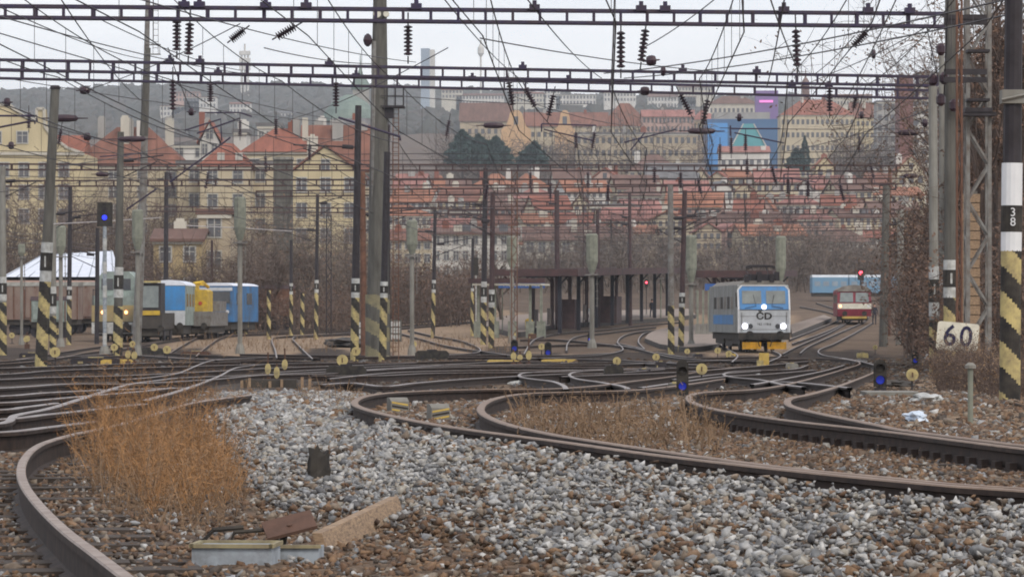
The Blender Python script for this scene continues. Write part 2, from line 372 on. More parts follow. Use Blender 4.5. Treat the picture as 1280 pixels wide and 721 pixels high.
# left throat: long rails lying across the view and the diverging curves between them
track([[(-260, 528.0), (-20, 524), (60, 517), (117, 511), (180, 504)], [(-260, 544.0), (-20, 540), (60, 533), (116, 526)]], near=True)
track([[(-260, 534.0), (-20, 530), (20, 518), (60, 510), (100, 498), (130, 488.5), (160, 480), (195, 475), (230, 471.5), (300, 469), (420, 466), (460, 462), (600, 458), (700, 458.5), (780, 459)]], slp=[(0, .7, 0, 60)])
track([[(-260, 489.0), (-20, 485), (80, 479.5), (160, 479), (260, 474), (330, 468), (420, 463.5), (500, 459), (620, 452), (700, 452)]], slp=[(0, .7, 0, 60)])
track([[(-260, 472.0), (-20, 468), (60, 463), (110, 461), (220, 458), (320, 455)], [(-260, 499.0), (-20, 495), (60, 490), (150, 486), (240, 484)]])
track([[(180, 500), (220, 489), (250, 479), (275, 469), (290, 461), (305, 457.5), (340, 454.5), (420, 453)], [(150, 474), (190, 471), (222, 466), (240, 459), (255, 453), (275, 449), (340, 446)]])
track([[(210, 446), (280, 450), (360, 451), (460, 453), (560, 451), (640, 449)], [(205, 441), (300, 445), (400, 447)]], 'rail_top_rust')
track([[(410, 473), (480, 466), (560, 463), (700, 462), (800, 462)], [(400, 480), (440, 478), (480, 482), (520, 478), (570, 474), (620, 471), (700, 467), (760, 466), (830, 461)]])
track([[(455, 463), (560, 457), (680, 456), (770, 455), (850, 452), (930, 449), (1010, 448)]], slp=[(0, .7, 0, 60)])
track([[(708, 486), (704, 481), (690, 476), (665, 473), (650, 470), (656, 465.5), (700, 463), (770, 460.5), (830, 459)], [(786, 486), (778, 482), (750, 477), (722, 473), (712, 468), (722, 464), (760, 462), (850, 459.5), (905, 458)]])
track([[(1005, 483), (980, 480), (950, 474), (918, 471), (905, 468), (912, 464.5), (940, 462.5), (990, 461), (1010, 456)], [(1062, 484), (1005, 478), (960, 476)]])
# more crossing rails of the throat
track([[(-260, 478.0), (-20, 474), (60, 471), (150, 469), (260, 464), (330, 460), (420, 457), (520, 453)], [(-260, 464.0), (-20, 460), (80, 457), (180, 453.5), (300, 452)]], slp=[(0, .7, 0, 55)])
track([[(-260, 507.0), (-20, 503), (40, 500), (110, 494), (170, 489), (215, 484)], [(-260, 516.0), (-20, 512), (30, 508), (70, 503)]])
track([[(340, 465), (420, 460.5), (520, 456), (620, 455.5), (760, 452.5), (830, 455)], [(390, 469), (470, 469), (540, 466), (640, 465), (720, 464)]])
track([[(560, 446), (640, 446.5), (720, 448), (800, 451), (880, 456)], [(700, 470), (760, 468), (840, 465), (900, 461), (960, 456), (1010, 451)]])
track([[(800, 484), (850, 477), (905, 470), (960, 467), (1020, 462)], [(840, 474), (900, 467), (950, 463)], [(940, 480), (985, 472), (1030, 463), (1055, 456)]])
track([[(100, 446), (170, 444), (240, 448), (320, 449)], [(20, 449), (90, 445), (150, 441)], [(300, 442), (400, 443.5), (520, 444), (640, 443)]])
# far left sidings
track([[(-260, 456.0), (-20, 452), (40, 446), (75, 440), (130, 432), (180, 429), (225, 421), (270, 416.5), (320, 413.5), (400, 409.5), (480, 404), (600, 397)], [(-260, 459.0), (-20, 455), (60, 449), (110, 440), (150, 436), (220, 424), (280, 419), (330, 415.5), (420, 410)]], 'rail_top_rust')
track([[(212, 441), (225, 433), (243, 423), (262, 418), (300, 415.5), (360, 413.5), (480, 408), (560, 403), (640, 399)], [(245, 445), (252, 438), (265, 428), (278, 421), (300, 418), (380, 415), (490, 410), (560, 405)]], 'rail_top_rust')
track([[(346, 447), (344, 437), (340, 426), (344, 421), (370, 419), (440, 415), (520, 408), (600, 401)], [(391, 448), (382, 440), (370, 428), (366, 422), (380, 419.5), (450, 416)]])
track([[(510, 412), (540, 419), (575, 425), (598, 434), (596, 440), (560, 443), (500, 445), (420, 446)], [(500, 416), (530, 424), (560, 432), (620, 441), (650, 444), (720, 443), (760, 441)]])
# station throat
track([[(640, 448), (700, 446), (750, 443), (778, 437), (772, 427), (780, 419), (800, 414), (840, 410)], [(655, 442), (662, 430), (672, 422), (700, 416), (760, 411), (800, 406), (850, 402)], [(708, 438), (710, 428), (722, 420), (760, 415), (820, 408)]])
track([[(650, 424), (700, 424), (760, 430), (806, 436), (770, 428)], [(806, 436), (798, 426), (806, 416), (830, 412)]])
track([[(640, 433), (720, 430), (780, 432), (840, 446), (900, 450), (960, 451)], [(820, 440), (860, 446), (920, 446), (985, 445)]])
# main line under the blue locomotive and the two tracks to its right
track([[(915, 452), (922, 444), (912, 437), (900, 430)], [(960, 452), (976, 444), (964, 437)]])
track([[(978, 442), (1000, 431), (1035, 416), (1060, 402), (1064, 396), (1050, 388), (1020, 378)], [(1000, 441), (1012, 432), (1045, 417), (1075, 404), (1085, 396), (1080, 388), (1050, 378)]])
track([[(986, 424), (1020, 411), (1048, 399), (1040, 391), (1000, 383)], [(990, 429), (1030, 415), (1058, 401), (1052, 392)]])
track([[(1075, 452), (1050, 447), (1028, 443), (1024, 437), (1045, 428), (1075, 412), (1092, 402)], [(1098, 457), (1075, 451), (1052, 447)]])

# the ballast: a great many small angular stones
def hulls(n, seed, fl=.65):
    r_ = np.random.default_rng(seed); o = []
    for k in range(n):
        bm = bmesh.new()
        for q in range(9):
            v = r_.normal(0, 1, 3); v /= np.linalg.norm(v); v *= r_.uniform(.62, 1.25); v[2] *= fl; bm.verts.new(v * .5)
        bmesh.ops.convex_hull(bm, input=bm.verts)
        for v in [v for v in bm.verts if not v.link_faces]: bm.verts.remove(v)
        bmesh.ops.triangulate(bm, faces=bm.faces); bm.verts.index_update()
        o.append((np.array([v.co[:] for v in bm.verts]), np.array([[v.index for v in f.verts] for f in bm.faces]))); bm.free()
    return o
def scatter(name, pos, size, tn, shapes, m, seed=1, label=None):
    r_ = np.random.default_rng(seed); which = r_.integers(0, len(shapes), len(pos)); VV = []; FF = []; TT = []; base = 0
    for w_, (sv, sf) in enumerate(shapes):
        idx = np.where(which == w_)[0]
        if not len(idx): continue
        a = r_.uniform(0, 2 * math.pi, len(idx)); c, s_ = np.cos(a), np.sin(a); tx = r_.normal(0, .35, len(idx)); ct, st = np.cos(tx), np.sin(tx)
        v = sv[None] * (size[idx][:, None, None] * r_.uniform(.8, 1.2, (len(idx), 1, 3)))
        y2 = v[..., 1] * ct[:, None] - v[..., 2] * st[:, None]; z2 = v[..., 1] * st[:, None] + v[..., 2] * ct[:, None]
        x3 = v[..., 0] * c[:, None] - y2 * s_[:, None]; y3 = v[..., 0] * s_[:, None] + y2 * c[:, None]
        o = np.stack([x3, y3, z2], -1) + pos[idx][:, None, :]; VV.append(o.reshape(-1, 3))
        FF.append((sf[None] + (base + np.arange(len(idx)) * len(sv))[:, None, None]).reshape(-1, 3)); TT.append(np.repeat(tn[idx], len(sv))); base += len(idx) * len(sv)
    return tag(raw_mesh(name, np.concatenate(VV), np.concatenate(FF), [m], attr=np.concatenate(TT)), label, 'ballast' if label else None, kind='stuff')
def stone_mat(name, greys, browns):
    m = bpy.data.materials.new(name); m.use_nodes = True; n = m.node_tree.nodes; l = m.node_tree.links.new
    b = n['Principled BSDF']; b.inputs['Roughness'].default_value = .85; b.inputs['Specular IOR Level'].default_value = .25
    ge = n.new('ShaderNodeNewGeometry'); at = n.new('ShaderNodeAttribute'); at.attribute_name = 'tone'; rs = []
    for cols in (greys, browns):
        r = n.new('ShaderNodeValToRGB'); r.color_ramp.interpolation = 'CONSTANT'; e = r.color_ramp.elements
        for k, c in enumerate(cols):
            x = e[k] if k < 2 else e.new(.99); x.position = k / len(cols); x.color = (*c, 1)
        l(ge.outputs['Random Per Island'], r.inputs[0]); rs.append(r)
    mx = n.new('ShaderNodeMix'); mx.data_type = 'RGBA'; l(at.outputs['Fac'], mx.inputs[0]); l(rs[0].outputs[0], mx.inputs[6]); l(rs[1].outputs[0], mx.inputs[7])
    tc = n.new('ShaderNodeTexCoord'); tx = n.new('ShaderNodeTexNoise'); tx.inputs['Scale'].default_value = 45; tx.inputs['Detail'].default_value = 5; l(tc.outputs['Object'], tx.inputs['Vector'])
    r2 = n.new('ShaderNodeValToRGB'); r2.color_ramp.elements[0].position = .3; r2.color_ramp.elements[0].color = (.62, .6, .58, 1); r2.color_ramp.elements[1].position = .7; r2.color_ramp.elements[1].color = (1.15, 1.15, 1.15, 1); l(tx.outputs[0], r2.inputs[0])
    m2 = n.new('ShaderNodeMix'); m2.data_type = 'RGBA'; m2.blend_type = 'MULTIPLY'; m2.inputs[0].default_value = 1; l(mx.outputs[2], m2.inputs[6]); l(r2.outputs[0], m2.inputs[7]); l(m2.outputs[2], b.inputs['Base Color'])
    return m
GREYS = [(.31, .305, .295), (.22, .22, .22), (.39, .385, .37), (.17, .175, .18), (.27, .26, .24), (.47, .465, .45), (.24, .245, .25), (.33, .31, .27), (.13, .13, .135), (.29, .295, .30), (.25, .20, .155), (.35, .35, .345)]
BROWNS = [(.18, .115, .074), (.115, .078, .055), (.22, .14, .085), (.085, .06, .046), (.17, .135, .105), (.145, .088, .056), (.23, .19, .15), (.095, .078, .066), (.155, .098, .065), (.19, .125, .08)]
M['stone'] = stone_mat('ballast_stone', GREYS, BROWNS)
SH = hulls(14, 11, .75); M['stone_dark'] = stone_mat('old_ballast', [tuple(v * .5 for v in c) for c in GREYS], [tuple(v * .5 for v in c) for c in BROWNS])
near = np.array(NEAR)
def rail_dist(x, y):
    d = np.full(len(x), 9.9)
    for k in range(0, len(near), 400):
        c = near[k:k + 400]; m_ = (np.abs(y[:, None] - c[None, :, 1]) + np.abs(x[:, None] - c[None, :, 0])).min(1); d = np.minimum(d, m_)
    return d
def pts_in(n, y0, y1, pw, seed, margin=.6):
    r_ = np.random.default_rng(seed); q = r_.uniform(0, 1, n); Y = (y0 ** pw + q * (y1 ** pw - y0 ** pw)) ** (1 / pw); X = r_.uniform(-1, 1, n) * (.131 * Y + margin); return X, Y, r_
# boundary of the pale new ballast: below the first curved rail and right of the dry grass
_g = [px_of(q.x, q.y, q.z) for q in gpath(railA1[:14])][::-1]; ax = np.array([q[0] for q in _g]); ay = np.array([q[1] for q in _g])
def is_grey(px, py):
    top = np.interp(px, ax, ay, left=500)
    left = np.interp(py, [490, 520, 580, 640, 700, 721], [285, 275, 300, 340, 640, 720])
    return (py > top) & (px > left) & ~((px < 440) & (py < 487))
X, Y, r_ = pts_in(185000, 13.5, 62, 1.15, 21, 1.5); Z = gz(0, Y); px, py = px_of(X, Y, Z)
g = is_grey(px + r_.normal(0, 10, len(px)), py + r_.normal(0, 3, len(px)))
patch = smooth_noise(X * 2.2, Y * 1.1, 3.0, 8) + smooth_noise(X * 2.2, Y, 7, 9) * .6
lowrust = np.clip((py - 625) / 80, 0, 1) * .95 * np.clip((760 - px) / 300, .12, 1)
tn = np.where(g, (r_.uniform(0, 1, len(px)) + patch * .55 < .12 + lowrust * 1.0), r_.uniform(0, 1, len(px)) < .86).astype(float)
size = np.clip(Y * .0021, .045, .12) * np.clip(r_.lognormal(0, .28, len(px)), .5, 2.0)
size *= np.where(g, 1.0, .9)
keep = (rail_dist(X, Y) > .13) & ~((px > 1050) & (py > 478) & (py < 535) & (r_.uniform(0, 1, len(px)) < .8))
a1 = np.interp(px, ax, ay, left=0)                                    # ballast shouldered up against the near side of the first rail
near_side = np.where((px > 470) & (py > a1 - 2), np.exp(-np.clip(py - a1, 0, 99) / 22.), 0)
hump = np.where(g, r_.uniform(0, .07, len(px)) + .075 * near_side, r_.uniform(-.01, .02, len(px)))
POS = np.stack([X, Y, Z + hump], 1)
scatter('ballast_stones', POS[keep], size[keep], tn[keep], SH, 'stone', 5)
X, Y, r_ = pts_in(22000, 60, 185, 1.0, 22, 2); Z = gz(0, Y); px, py = px_of(X, Y, Z)
size = Y * .0013 * r_.lognormal(0, .3, len(Y)); tn = (r_.uniform(0, 1, len(Y)) < .93).astype(float)
scatter('ballast_stones', np.stack([X, Y, Z + 0 * X], 1), size, tn, hulls(5, 3, .5), 'stone_dark', 6)
# ------------------------------------------------------------------ gantry beams across the tracks
def X_of(px, Y): return (px - 640) / F * Y
def beam(name, label, xl, Yl, ytl, ybl, xr, Yr, ytr, ybr, m, cell, th, depth=.5, mid=False, vio=None):
    a0, a1, b0, b1 = P(xl, ytl, Yl), P(xr, ytr, Yr), P(xl, ybl, Yl), P(xr, ybr, Yr)
    root = thing(name, label, 'gantry beam', tuple(b0), 0, 'lattice beams carried over the yard tracks')
    back = Vector((0, depth, 0))
    c = MB(); c.bar(a0, a1, th, th * .8); c.build('upper_chord', m, root, world=True)
    c = MB(); c.bar(b0, b1, th, th * .8); c.build('lower_chord', m, root, world=True)
    c = MB(); c.bar(a0 + back, a1 + back, th, th * .8); c.bar(b0 + back, b1 + back, th, th * .8); c.build('rear_chords', m, root, world=True)
    c = MB(); n = max(4, int((a1 - a0).length / cell))
    for k in range(n + 1):
        t = k / n; p, q = a0.lerp(a1, t), b0.lerp(b1, t); c.bar(p - Vector((0, 0, th * .4)), q + Vector((0, 0, th * .4)), th * .8, th * .7)
        if k % 2 == 0:
            c.bar(p + back, q + back, th * .7); c.bar(p, p + back, th * .5); c.bar(q, q + back, th * .5)
    c.build('struts', m, root, world=True)
    if vio:
        for t in vio:
            p = a0.lerp(a1, t); mb = MB(); mb.box(p.x, p.y - .1, p.z - .02, .3, .3, .16); mb.box(p.x, p.y - .1, p.z + .14, .12, .12, .12); mb.build('bracket', m, root, world=True)
    return root
beam('gantry_beam', 'dark violet-fringed steel gantry beam highest in the picture, crossing in front of the tall concrete mast', -30, 108, 7, 21, 1200, 116, 17, 33, 'steel_violet_fringe', .78, .10, vio=[.2, .215, .28, .32, .43, .55, .66, .685, .81, .90, .945])
beam('gantry_beam', 'violet-fringed gantry beam just below the highest one, upper of the close pair', -30, 141, 74, 87, 1172, 152, 96, 107, 'steel_violet_fringe', .80, .10, vio=[.19, .22, .35, .55, .72, .8])
beam('gantry_beam', 'gantry beam close under the second violet beam, lower of the close pair', -30, 150, 86, 97, 1172, 160, 113, 123, 'steel_violet_fringe', .85, .09, vio=[.24, .38, .5, .6, .84, .88])
beam('gantry_beam', 'dark gantry beam passing in front of the roofs of the yellow houses', -30, 216, 205, 212, 1140, 232, 207, 214, 'steel_brown', .95, .09)
beam('gantry_beam', 'thin dark gantry beam above the railbus and the black signal', -30, 236, 226, 233, 1130, 246, 223, 230, 'steel_brown', 1.0, .09)
beam('gantry_beam', 'brown gantry beam crossing the red roofs right of the tall mast', 320, 252, 239, 246, 1120, 262, 229, 237, 'steel_brown', 1.1, .1)
beam('gantry_beam', 'brown gantry beam over the station end of the yard', 470, 282, 254, 260, 1118, 290, 247, 253, 'steel_brown', 1.1, .1)
beam('gantry_beam', 'gantry beam crossing the grey hedge above the left sidings', 180, 300, 258, 264, 640, 305, 262, 268, 'steel_brown', 1.2, .1)
beam('gantry_beam', 'reddish gantry beam in front of the crowded roofs above the blue locomotive', 560, 322, 263, 269, 1118, 330, 261, 267, 'steel_brown', 1.2, .1)
beam('gantry_beam', 'faint far gantry beam above the platform canopies', 500, 372, 276, 281, 1110, 376, 272, 277, 'steel_brown', 1.3, .1)
beam('gantry_beam', 'farthest low gantry beam above the red signal light', 640, 430, 288, 292, 1105, 432, 284, 288, 'steel_brown', 1.5, .1)

# ------------------------------------------------------------------ masts
def stripes(mb, r0, r1, z0, z1, n=7, w=None, seg=8):
    """helical yellow and black bands on a pole: material 0 yellow, 1 black"""
    seg = 24; rows = n * 14
    vs = []; fs = []; ms = []
    for k in range(rows + 1):
        t = k / rows; r = r0 + (r1 - r0) * t
        for j in range(seg):
            a = 2 * math.pi * j / seg; vs.append((r * math.cos(a), r * math.sin(a), z0 + (z1 - z0) * t))
    for k in range(rows):
        for j in range(seg):
            a, b = k * seg + j, k * seg + (j + 1) % seg; fs.append((a, b, b + seg, a + seg))
            # diagonal as seen from the front, mirrored on the back
            jj = j if j < seg / 2 else seg - j
            xx = math.cos(2 * math.pi * (j + .5) / seg)
            ms.append(int(math.floor((k + .5) / 14.0 + xx * .42)) % 2)
    k0 = len(mb.v); mb.v += vs; mb.f += [tuple(a + k0 for a in f) for f in fs]; mb.m += ms
def mast(label, px, Y, ytop, w, m='concrete', w2=None, pxt=None, ystripe=None, yplate=None, base_y=None, marks=None, group=None, cap=False, white=False, nst=6, sgn=1):
    """a round mast: px at foot, pxt at top, w width in photo pixels at foot"""
    b = GY(px, Y); t = P(px if pxt is None else pxt, ytop, Y); h = t.z - b.z; dx = t.x - b.x
    root = thing('catenary_mast', label, 'mast', tuple(b), 0, group)
    r0 = w / 2 / S(Y); r1 = (w2 or w * .72) / 2 / S(Y)
    mb = MB(); mb.tube([(0, 0, -.6), (0, 0, 0), (dx * .5, 0, h * .5), (dx, 0, h)], [r0, r0, (r0 + r1) / 2, r1], 12); mb.build('pole', m, root, smooth=False)
    zt = lambda y: ZC + (HZ - y) / F * Y - b.z
    def at(z): return dx * z / h
    def rr(z): return r0 + (r1 - r0) * z / h
    if ystripe:
        z1 = zt(ystripe); mb = MB(); stripes(mb, r0 * 1.04 + .004, rr(z1) * 1.04 + .004, -.3, z1, nst)
        k = mb.v; mb.v = [(x + at(z), y, z) for x, y, z in k]; mb.build('warning_bands', ['yellow_pale', 'black'], root)
    if yplate:
        y0, y1 = yplate; za, zb = zt(y1), zt(y0); H = zb - za
        mb = MB(); mb.tube([(at(za), 0, za), (at(zb), 0, zb)], [rr(za) * 1.06 + .006, rr(zb) * 1.06 + .006], 12); mb.build('white_band', 'white', root)
        zc = za + H * .28; hh = H * .46
        mb = MB(); mb.tube([(at(zc), 0, zc), (at(zc + hh), 0, zc + hh)], [rr(zc) * 1.1 + .009, rr(zc) * 1.1 + .009], 12); pl = mb.build('number_plate', 'black', root)
        if marks:
            for i, ch in enumerate(marks):
                text_part(ch, hh / len(marks) * 1.05, 'white', pl, (at(zc), -rr(zc) * 1.1 - .014, zc + hh * (1 - (i + .5) / len(marks))), name='numeral')
        else:
            mb = MB(); mb.box(at(zc), -rr(zc) * 1.1 - .012, zc + hh * .2, rr(zc) * .3, .01, hh * .6); mb.build('faded_marking', 'white', pl)
    if cap:
        mb = MB(); mb.lathe((dx, 0, h), [(r1 * 1.15, -.02), (r1 * 1.2, .05), (r1 * .9, .12)]); mb.build('cap', 'steel_dark', root)
    if Y >= 180 and ytop < 290 and h > 6:
        ra = random.Random(int(px)); 
        for q in range(ra.choice([1, 2])):
            sd = ra.choice([-1, 1]); z0 = h - ra.uniform(.6, 2.6) - q * 1.2; ln = ra.uniform(1.6, 3.0); xx = at(z0); mb = MB(); mb.tube([(xx, 0, z0), (xx + sd * ln, -.2, z0 + ra.uniform(-.1, .5))], .035, 5); mb.tube([(xx, 0, z0 - .9), (xx + sd * ln * .85, -.2, z0 - .05)], .03, 5)
            mb.tube([(xx + sd * .2, -.03, z0), (xx + sd * .7, -.07, z0 + .03)], .10, 7); mb.build('cantilever', 'steel_dark', root)
    return root, b, h
def bracket(root, b, Y, py, px0, px1, py1, r=.03, m='steel_dark', ins=True):
    """cantilever tube from a mast to a hanging point"""
    p0, p1 = P(px0, py, Y), P(px1, py1, Y - .3); mb = MB(); mb.tube([p0, p1], r, 6); mb.build('bracket_arm', m, root, world=True)
SG = 'catenary masts standing between the tracks'
# the nearest striped mast at the right
r_, b_, h_ = mast('near black mast with number 38 plate and bold yellow and black bands at right edge', 1262, 50, -60, 25, 'steel_dark', 22, 1268, 313, None, nst=7)
zt = lambda y: ZC + (HZ - y) / F * 50 - b_.z
mb = MB(); xo = lambda z: (1268 - 1262) / F * 50 * z / h_
for ya, yb in ((204, 257), (290, 314)): mb = MB(); mb.tube([(xo(zt(yb)), 0, zt(yb)), (xo(zt(ya)), 0, zt(ya))], .131, 14); mb.build('white_band', 'white_clean', r_)
mb = MB(); mb.tube([(xo(zt(290)), 0, zt(290)), (xo(zt(257)), 0, zt(257))], .134, 14); pl = mb.build('number_plate', 'black', r_)
for ch, yy in (('3', 266), ('8', 278)): text_part(ch, .15, 'white_clean', pl, (xo(zt(yy)), -.142, zt(yy)), name='numeral')
mb = MB(); mb.box(xo(zt(122)), 0, zt(130), .30, .30, .17); mb.tube([(-.16 + xo(zt(122)), -.17, zt(126)), (.2 + xo(zt(122)), -.17, zt(118))], .02); mb.build('clamp_band', 'concrete', r_)
r_, b_, h_ = mast('dark mast behind the white 60 board, holding the end of the highest gantry beam', 1188, 104, -60, 17, 'concrete_dark', 15, 1189, 370, (325, 372))
for yy in (22, 28, 90, 100): p = P(1180, yy, 103); mb = MB(); mb.bar(p, p + Vector((1.1, 0, 0)), .14, .14); mb.build('beam_clamp', 'steel_dark', r_, world=True)
mb = MB()
for k, (xx, yy) in enumerate(((1176, 62), (1180, 98), (1176, 125), (1192, 132), (1166, 100))): p = P(xx, yy, 103.4); mb = MB(); mb.lathe(p, [(.05, -.16), (.12, -.08), (.12, .08), (.05, .16)], 8); mb.build('insulator', 'insulator', r_, world=True)
mast('pale concrete mast left of the dark mast behind the 60 board', 1168, 128, 108, 12, 'concrete', 11, 1166, 400, (333, 395))
mast('slender concrete mast squeezed between the pale mast and the dark mast', 1178, 150, 60, 8, 'concrete', 7, 1177, 410, (350, 392))
mast('leaning concrete mast with number plate in front of the yellow gabled house', 51, 150, 111, 15, 'concrete_dark', 11, 69, 352, (303, 352), cap=True)
mast('dark concrete mast right of the black signal, its striped foot before the grey diesel', 147, 205, 165, 12, 'concrete_dark', 8, 151, 383, (334, 372))
mast('thin grey mast at the left edge of the yard', 4, 215, 208, 9, 'concrete', 8, 3, 378, (346, 376))
mast('grey concrete mast behind the leaning mast', 66, 235, 236, 8, 'concrete', 7, 67, 395, (358, 392))
mast('thin dark steel mast beside the striped one on the left platform', 86, 262, 232, 6, 'steel_dark', 5, 88, 372, (358, 374))
mast('dark steel mast carrying nothing left of the black signal', 121, 265, 285, 6, 'steel_dark', 5, 122)
mast('slim dark mast rising behind the blue railbus', 207, 320, 215, 7, 'steel_dark', 5, 208)
mast('thin dark mast before the old house in the left sidings', 264, 330, 300, 3.5, 'steel_brown', 3, 265)
mast('dark slender mast on the sandy strip left of the tall tower mast', 395, 285, 243, 5, 'steel_dark', 4, 397, 364, (350, 366), nst=5)
mast('short striped mast left of the slender dark one on the sandy strip', 364, 300, 300, 4.5, 'steel_dark', 3.5, 364, 366, (354, 368), nst=5)
mast('black steel mast immediately left of the tall concrete tower mast', 443, 180, 132, 10, 'steel_dark', 8, 448, 372, (348, 372))
mast('short black and yellow mast standing right of the tall concrete tower mast', 478, 176, 190, 9, 'steel_dark', 8, 484, 372, (352, 372), nst=6)
mast('brown steel mast between the black mast and the concrete tower mast', 455, 215, 215, 8, 'steel_rust', 7, 453)
mast('thin dark mast in front of the brown bushes right of the tower mast', 541, 290, 263, 5, 'steel_dark', 4, 544, 365, (350, 366), nst=5)
mast('thin dark mast with small cross arms before the white flats', 590, 300, 298, 4, 'steel_dark', 3.5, 591, 364, (350, 364), nst=5)
mast('dark steel mast left of the pale signal at the canopy end', 604, 262, 210, 7, 'steel_dark', 6, 607, 378, (352, 378), nst=6)
mast('striped steel mast close beside the platform canopy end', 614, 250, 240, 7, 'steel_brown', 6, 616, 382, (362, 384), nst=6)
mast('dark mast rising through the platform canopy', 697, 335, 238, 7, 'steel_brown', 6, 696)
mast('thin brown mast above the middle of the platform canopy', 748, 350, 262, 5, 'steel_brown', 4.5, 747)
mast('thin brown mast above the right part of the platform canopy', 788, 352, 240, 5, 'steel_brown', 4, 787)
mast('pale grey painted mast with striped foot left of the blue locomotive', 839, 222, 231, 8, 'steel_grey', 7, 838, 382, None, nst=6)
mast('brown striped mast just right of the pale painted mast', 851, 236, 238, 7, 'steel_brown', 6, 856, 382, (366, 384), nst=6)
mast('far concrete lattice mast on the right beside the red railcar', 1104, 255, 232, 11, 'concrete_dark', 9, 1108)
mast('pale concrete mast in the thicket right of the red railcar', 1124, 262, 262, 9, 'concrete', 8, 1126)
mast('rusty far mast in front of the roofs above the red railcar', 1111, 300, 210, 5, 'steel_rust', 4, 1112)
for q, (px_, Y_, yt_, lab) in enumerate(((308, 300, 366, 'low striped post left of the bare trees on the sandy strip'), (336, 285, 362, 'low striped post near the pale signal on the sandy strip'), (378, 300, 366, 'low striped post between the two dark slim masts'), (294, 300, 352, 'low striped post at the end of the blue machine'))):
    mast(lab, px_, Y_, yt_, 5, 'steel_dark', 4.5, None, yt_ + 1, None, nst=6)
# tall concrete tower mast with the cage
Yt = 186; b = GY(472, Yt); t = P(475, -60, Yt); root = thing('light_tower', 'tall thick concrete tower mast with small steel cage, centre left of the yard', 'light tower', tuple(b))
H = t.z - b.z; s_ = 1 / S(Yt); mb = MB(); mb.tube([(0, 0, -.5), (0, 0, 0), (.06, 0, H * .4), (.12, 0, H)], [14.5 * s_, 14 * s_, 12.5 * s_, 7.5 * s_], 16); mb.build('pole', 'concrete_dark', root)
mb = MB(); mb.tube([(-.2, -.25, .2), (-.15, -.25, H * .78)], 3.4 * s_, 8); mb.build('cable_duct', 'steel_grey', root)
mb = MB(); mb.tube([(.42, .1, -.3), (.40, .1, H * .55)], 4.4 * s_, 8); mb.build('side_pole', 'steel_dark', root)
zt = lambda y: ZC + (HZ - y) / F * Yt - b.z
mb = MB(); stripes(mb, .60, .60, -.2, zt(368), 5); mb.v = [(x * .95, y * .95 - .05, z) for x, y, z in mb.v]; mb.build('warning_bands', ['yellow_dull', 'concrete_dark'], root)
cage = MB(); z0, z1 = zt(133), zt(108); xa, xb = .45, 1.2
for x in (xa, (xa + xb) / 2, xb):
    for y in (-.45, .45): cage.bar((x, y, z0), (x, y, z1), .035)
for z in (z0, (z0 + z1) / 2, z1):
    for y in (-.45, .45): cage.bar((xa - .3, y, z), (xb, y, z), .035)
    cage.bar((xb, -.45, z), (xb, .45, z), .035)
cage.box((xa + xb) / 2 - .05, 0, z0 - .09, 1.0, 1.0, .07); cage.box(.5, 0, z0 - .55, .5, .6, .45); cage.build('cage', 'steel_dark', root)
lad = MB()
for x in (.72, .98): lad.bar((x, -.1, 0), (x, -.1, z0), .04)
for k in range(60): lad.bar((.72, -.1, .4 + k * z0 / 61), (.98, -.1, .4 + k * z0 / 61), .025)
lad.build('ladder', 'steel_rust', root)
mb = MB(); mb.lathe((-.45, -.3, zt(51)), [(.05, -.3), (.16, -.2), (.22, 0), (.16, .2), (.05, .3)], 10); mb.build('insulator', 'insulator', root)
mb = MB(); mb.disc((.0, -.55, zt(19)), .18, .25, 12); mb.disc((.42, -.5, zt(19)), .14, .3, 12); mb.build('lamp_fitting', 'cream', root)
# slim light mast with ladder on the left
Yt = 230; b = GY(170, Yt); root = thing('light_tower', 'slim tapering steel light mast with caged ladder near its top, left of the yard', 'light tower', tuple(b)); zt = lambda y: ZC + (HZ - y) / F * Yt - b.z
H = zt(-50); dx = (186 - 170) / F * Yt; s_ = 1 / S(Yt); mb = MB(); mb.tube([(0, 0, -.5), (dx * .6, 0, H * .45), (dx, 0, H)], [6 * s_, 4.6 * s_, 2.6 * s_], 12); mb.build('pole', 'steel_grey', root)
mb = MB(); mb.tube([(dx * .62, 0, zt(170)), (dx * .9, 0, zt(60))], [5.4 * s_, 4 * s_], 12); mb.build('sleeve', 'concrete_dark', root)
lad = MB(); z0, z1 = zt(68), zt(-40)
for x in (.25, .55): lad.bar((dx + x, -.1, z0), (dx + x, -.1, z1), .03)
for k in range(14): z = z0 + (z1 - z0) * k / 14; lad.bar((dx + .25, -.1, z), (dx + .55, -.1, z), .03)
for z in (z0, zt(56)):
    lad.bar((dx - .2, -.2, z), (dx + .65, -.2, z), .035); lad.bar((dx - .2, .4, z), (dx + .65, .4, z), .035); lad.bar((dx + .65, -.2, z), (dx + .65, .4, z), .035); lad.bar((dx - .2, -.2, z), (dx - .2, .4, z), .035)
for x in (-.2, .65): lad.bar((dx + x, -.2, z0), (dx + x, -.2, zt(56)), .035)
lad.build('ladder', 'steel_grey', root)
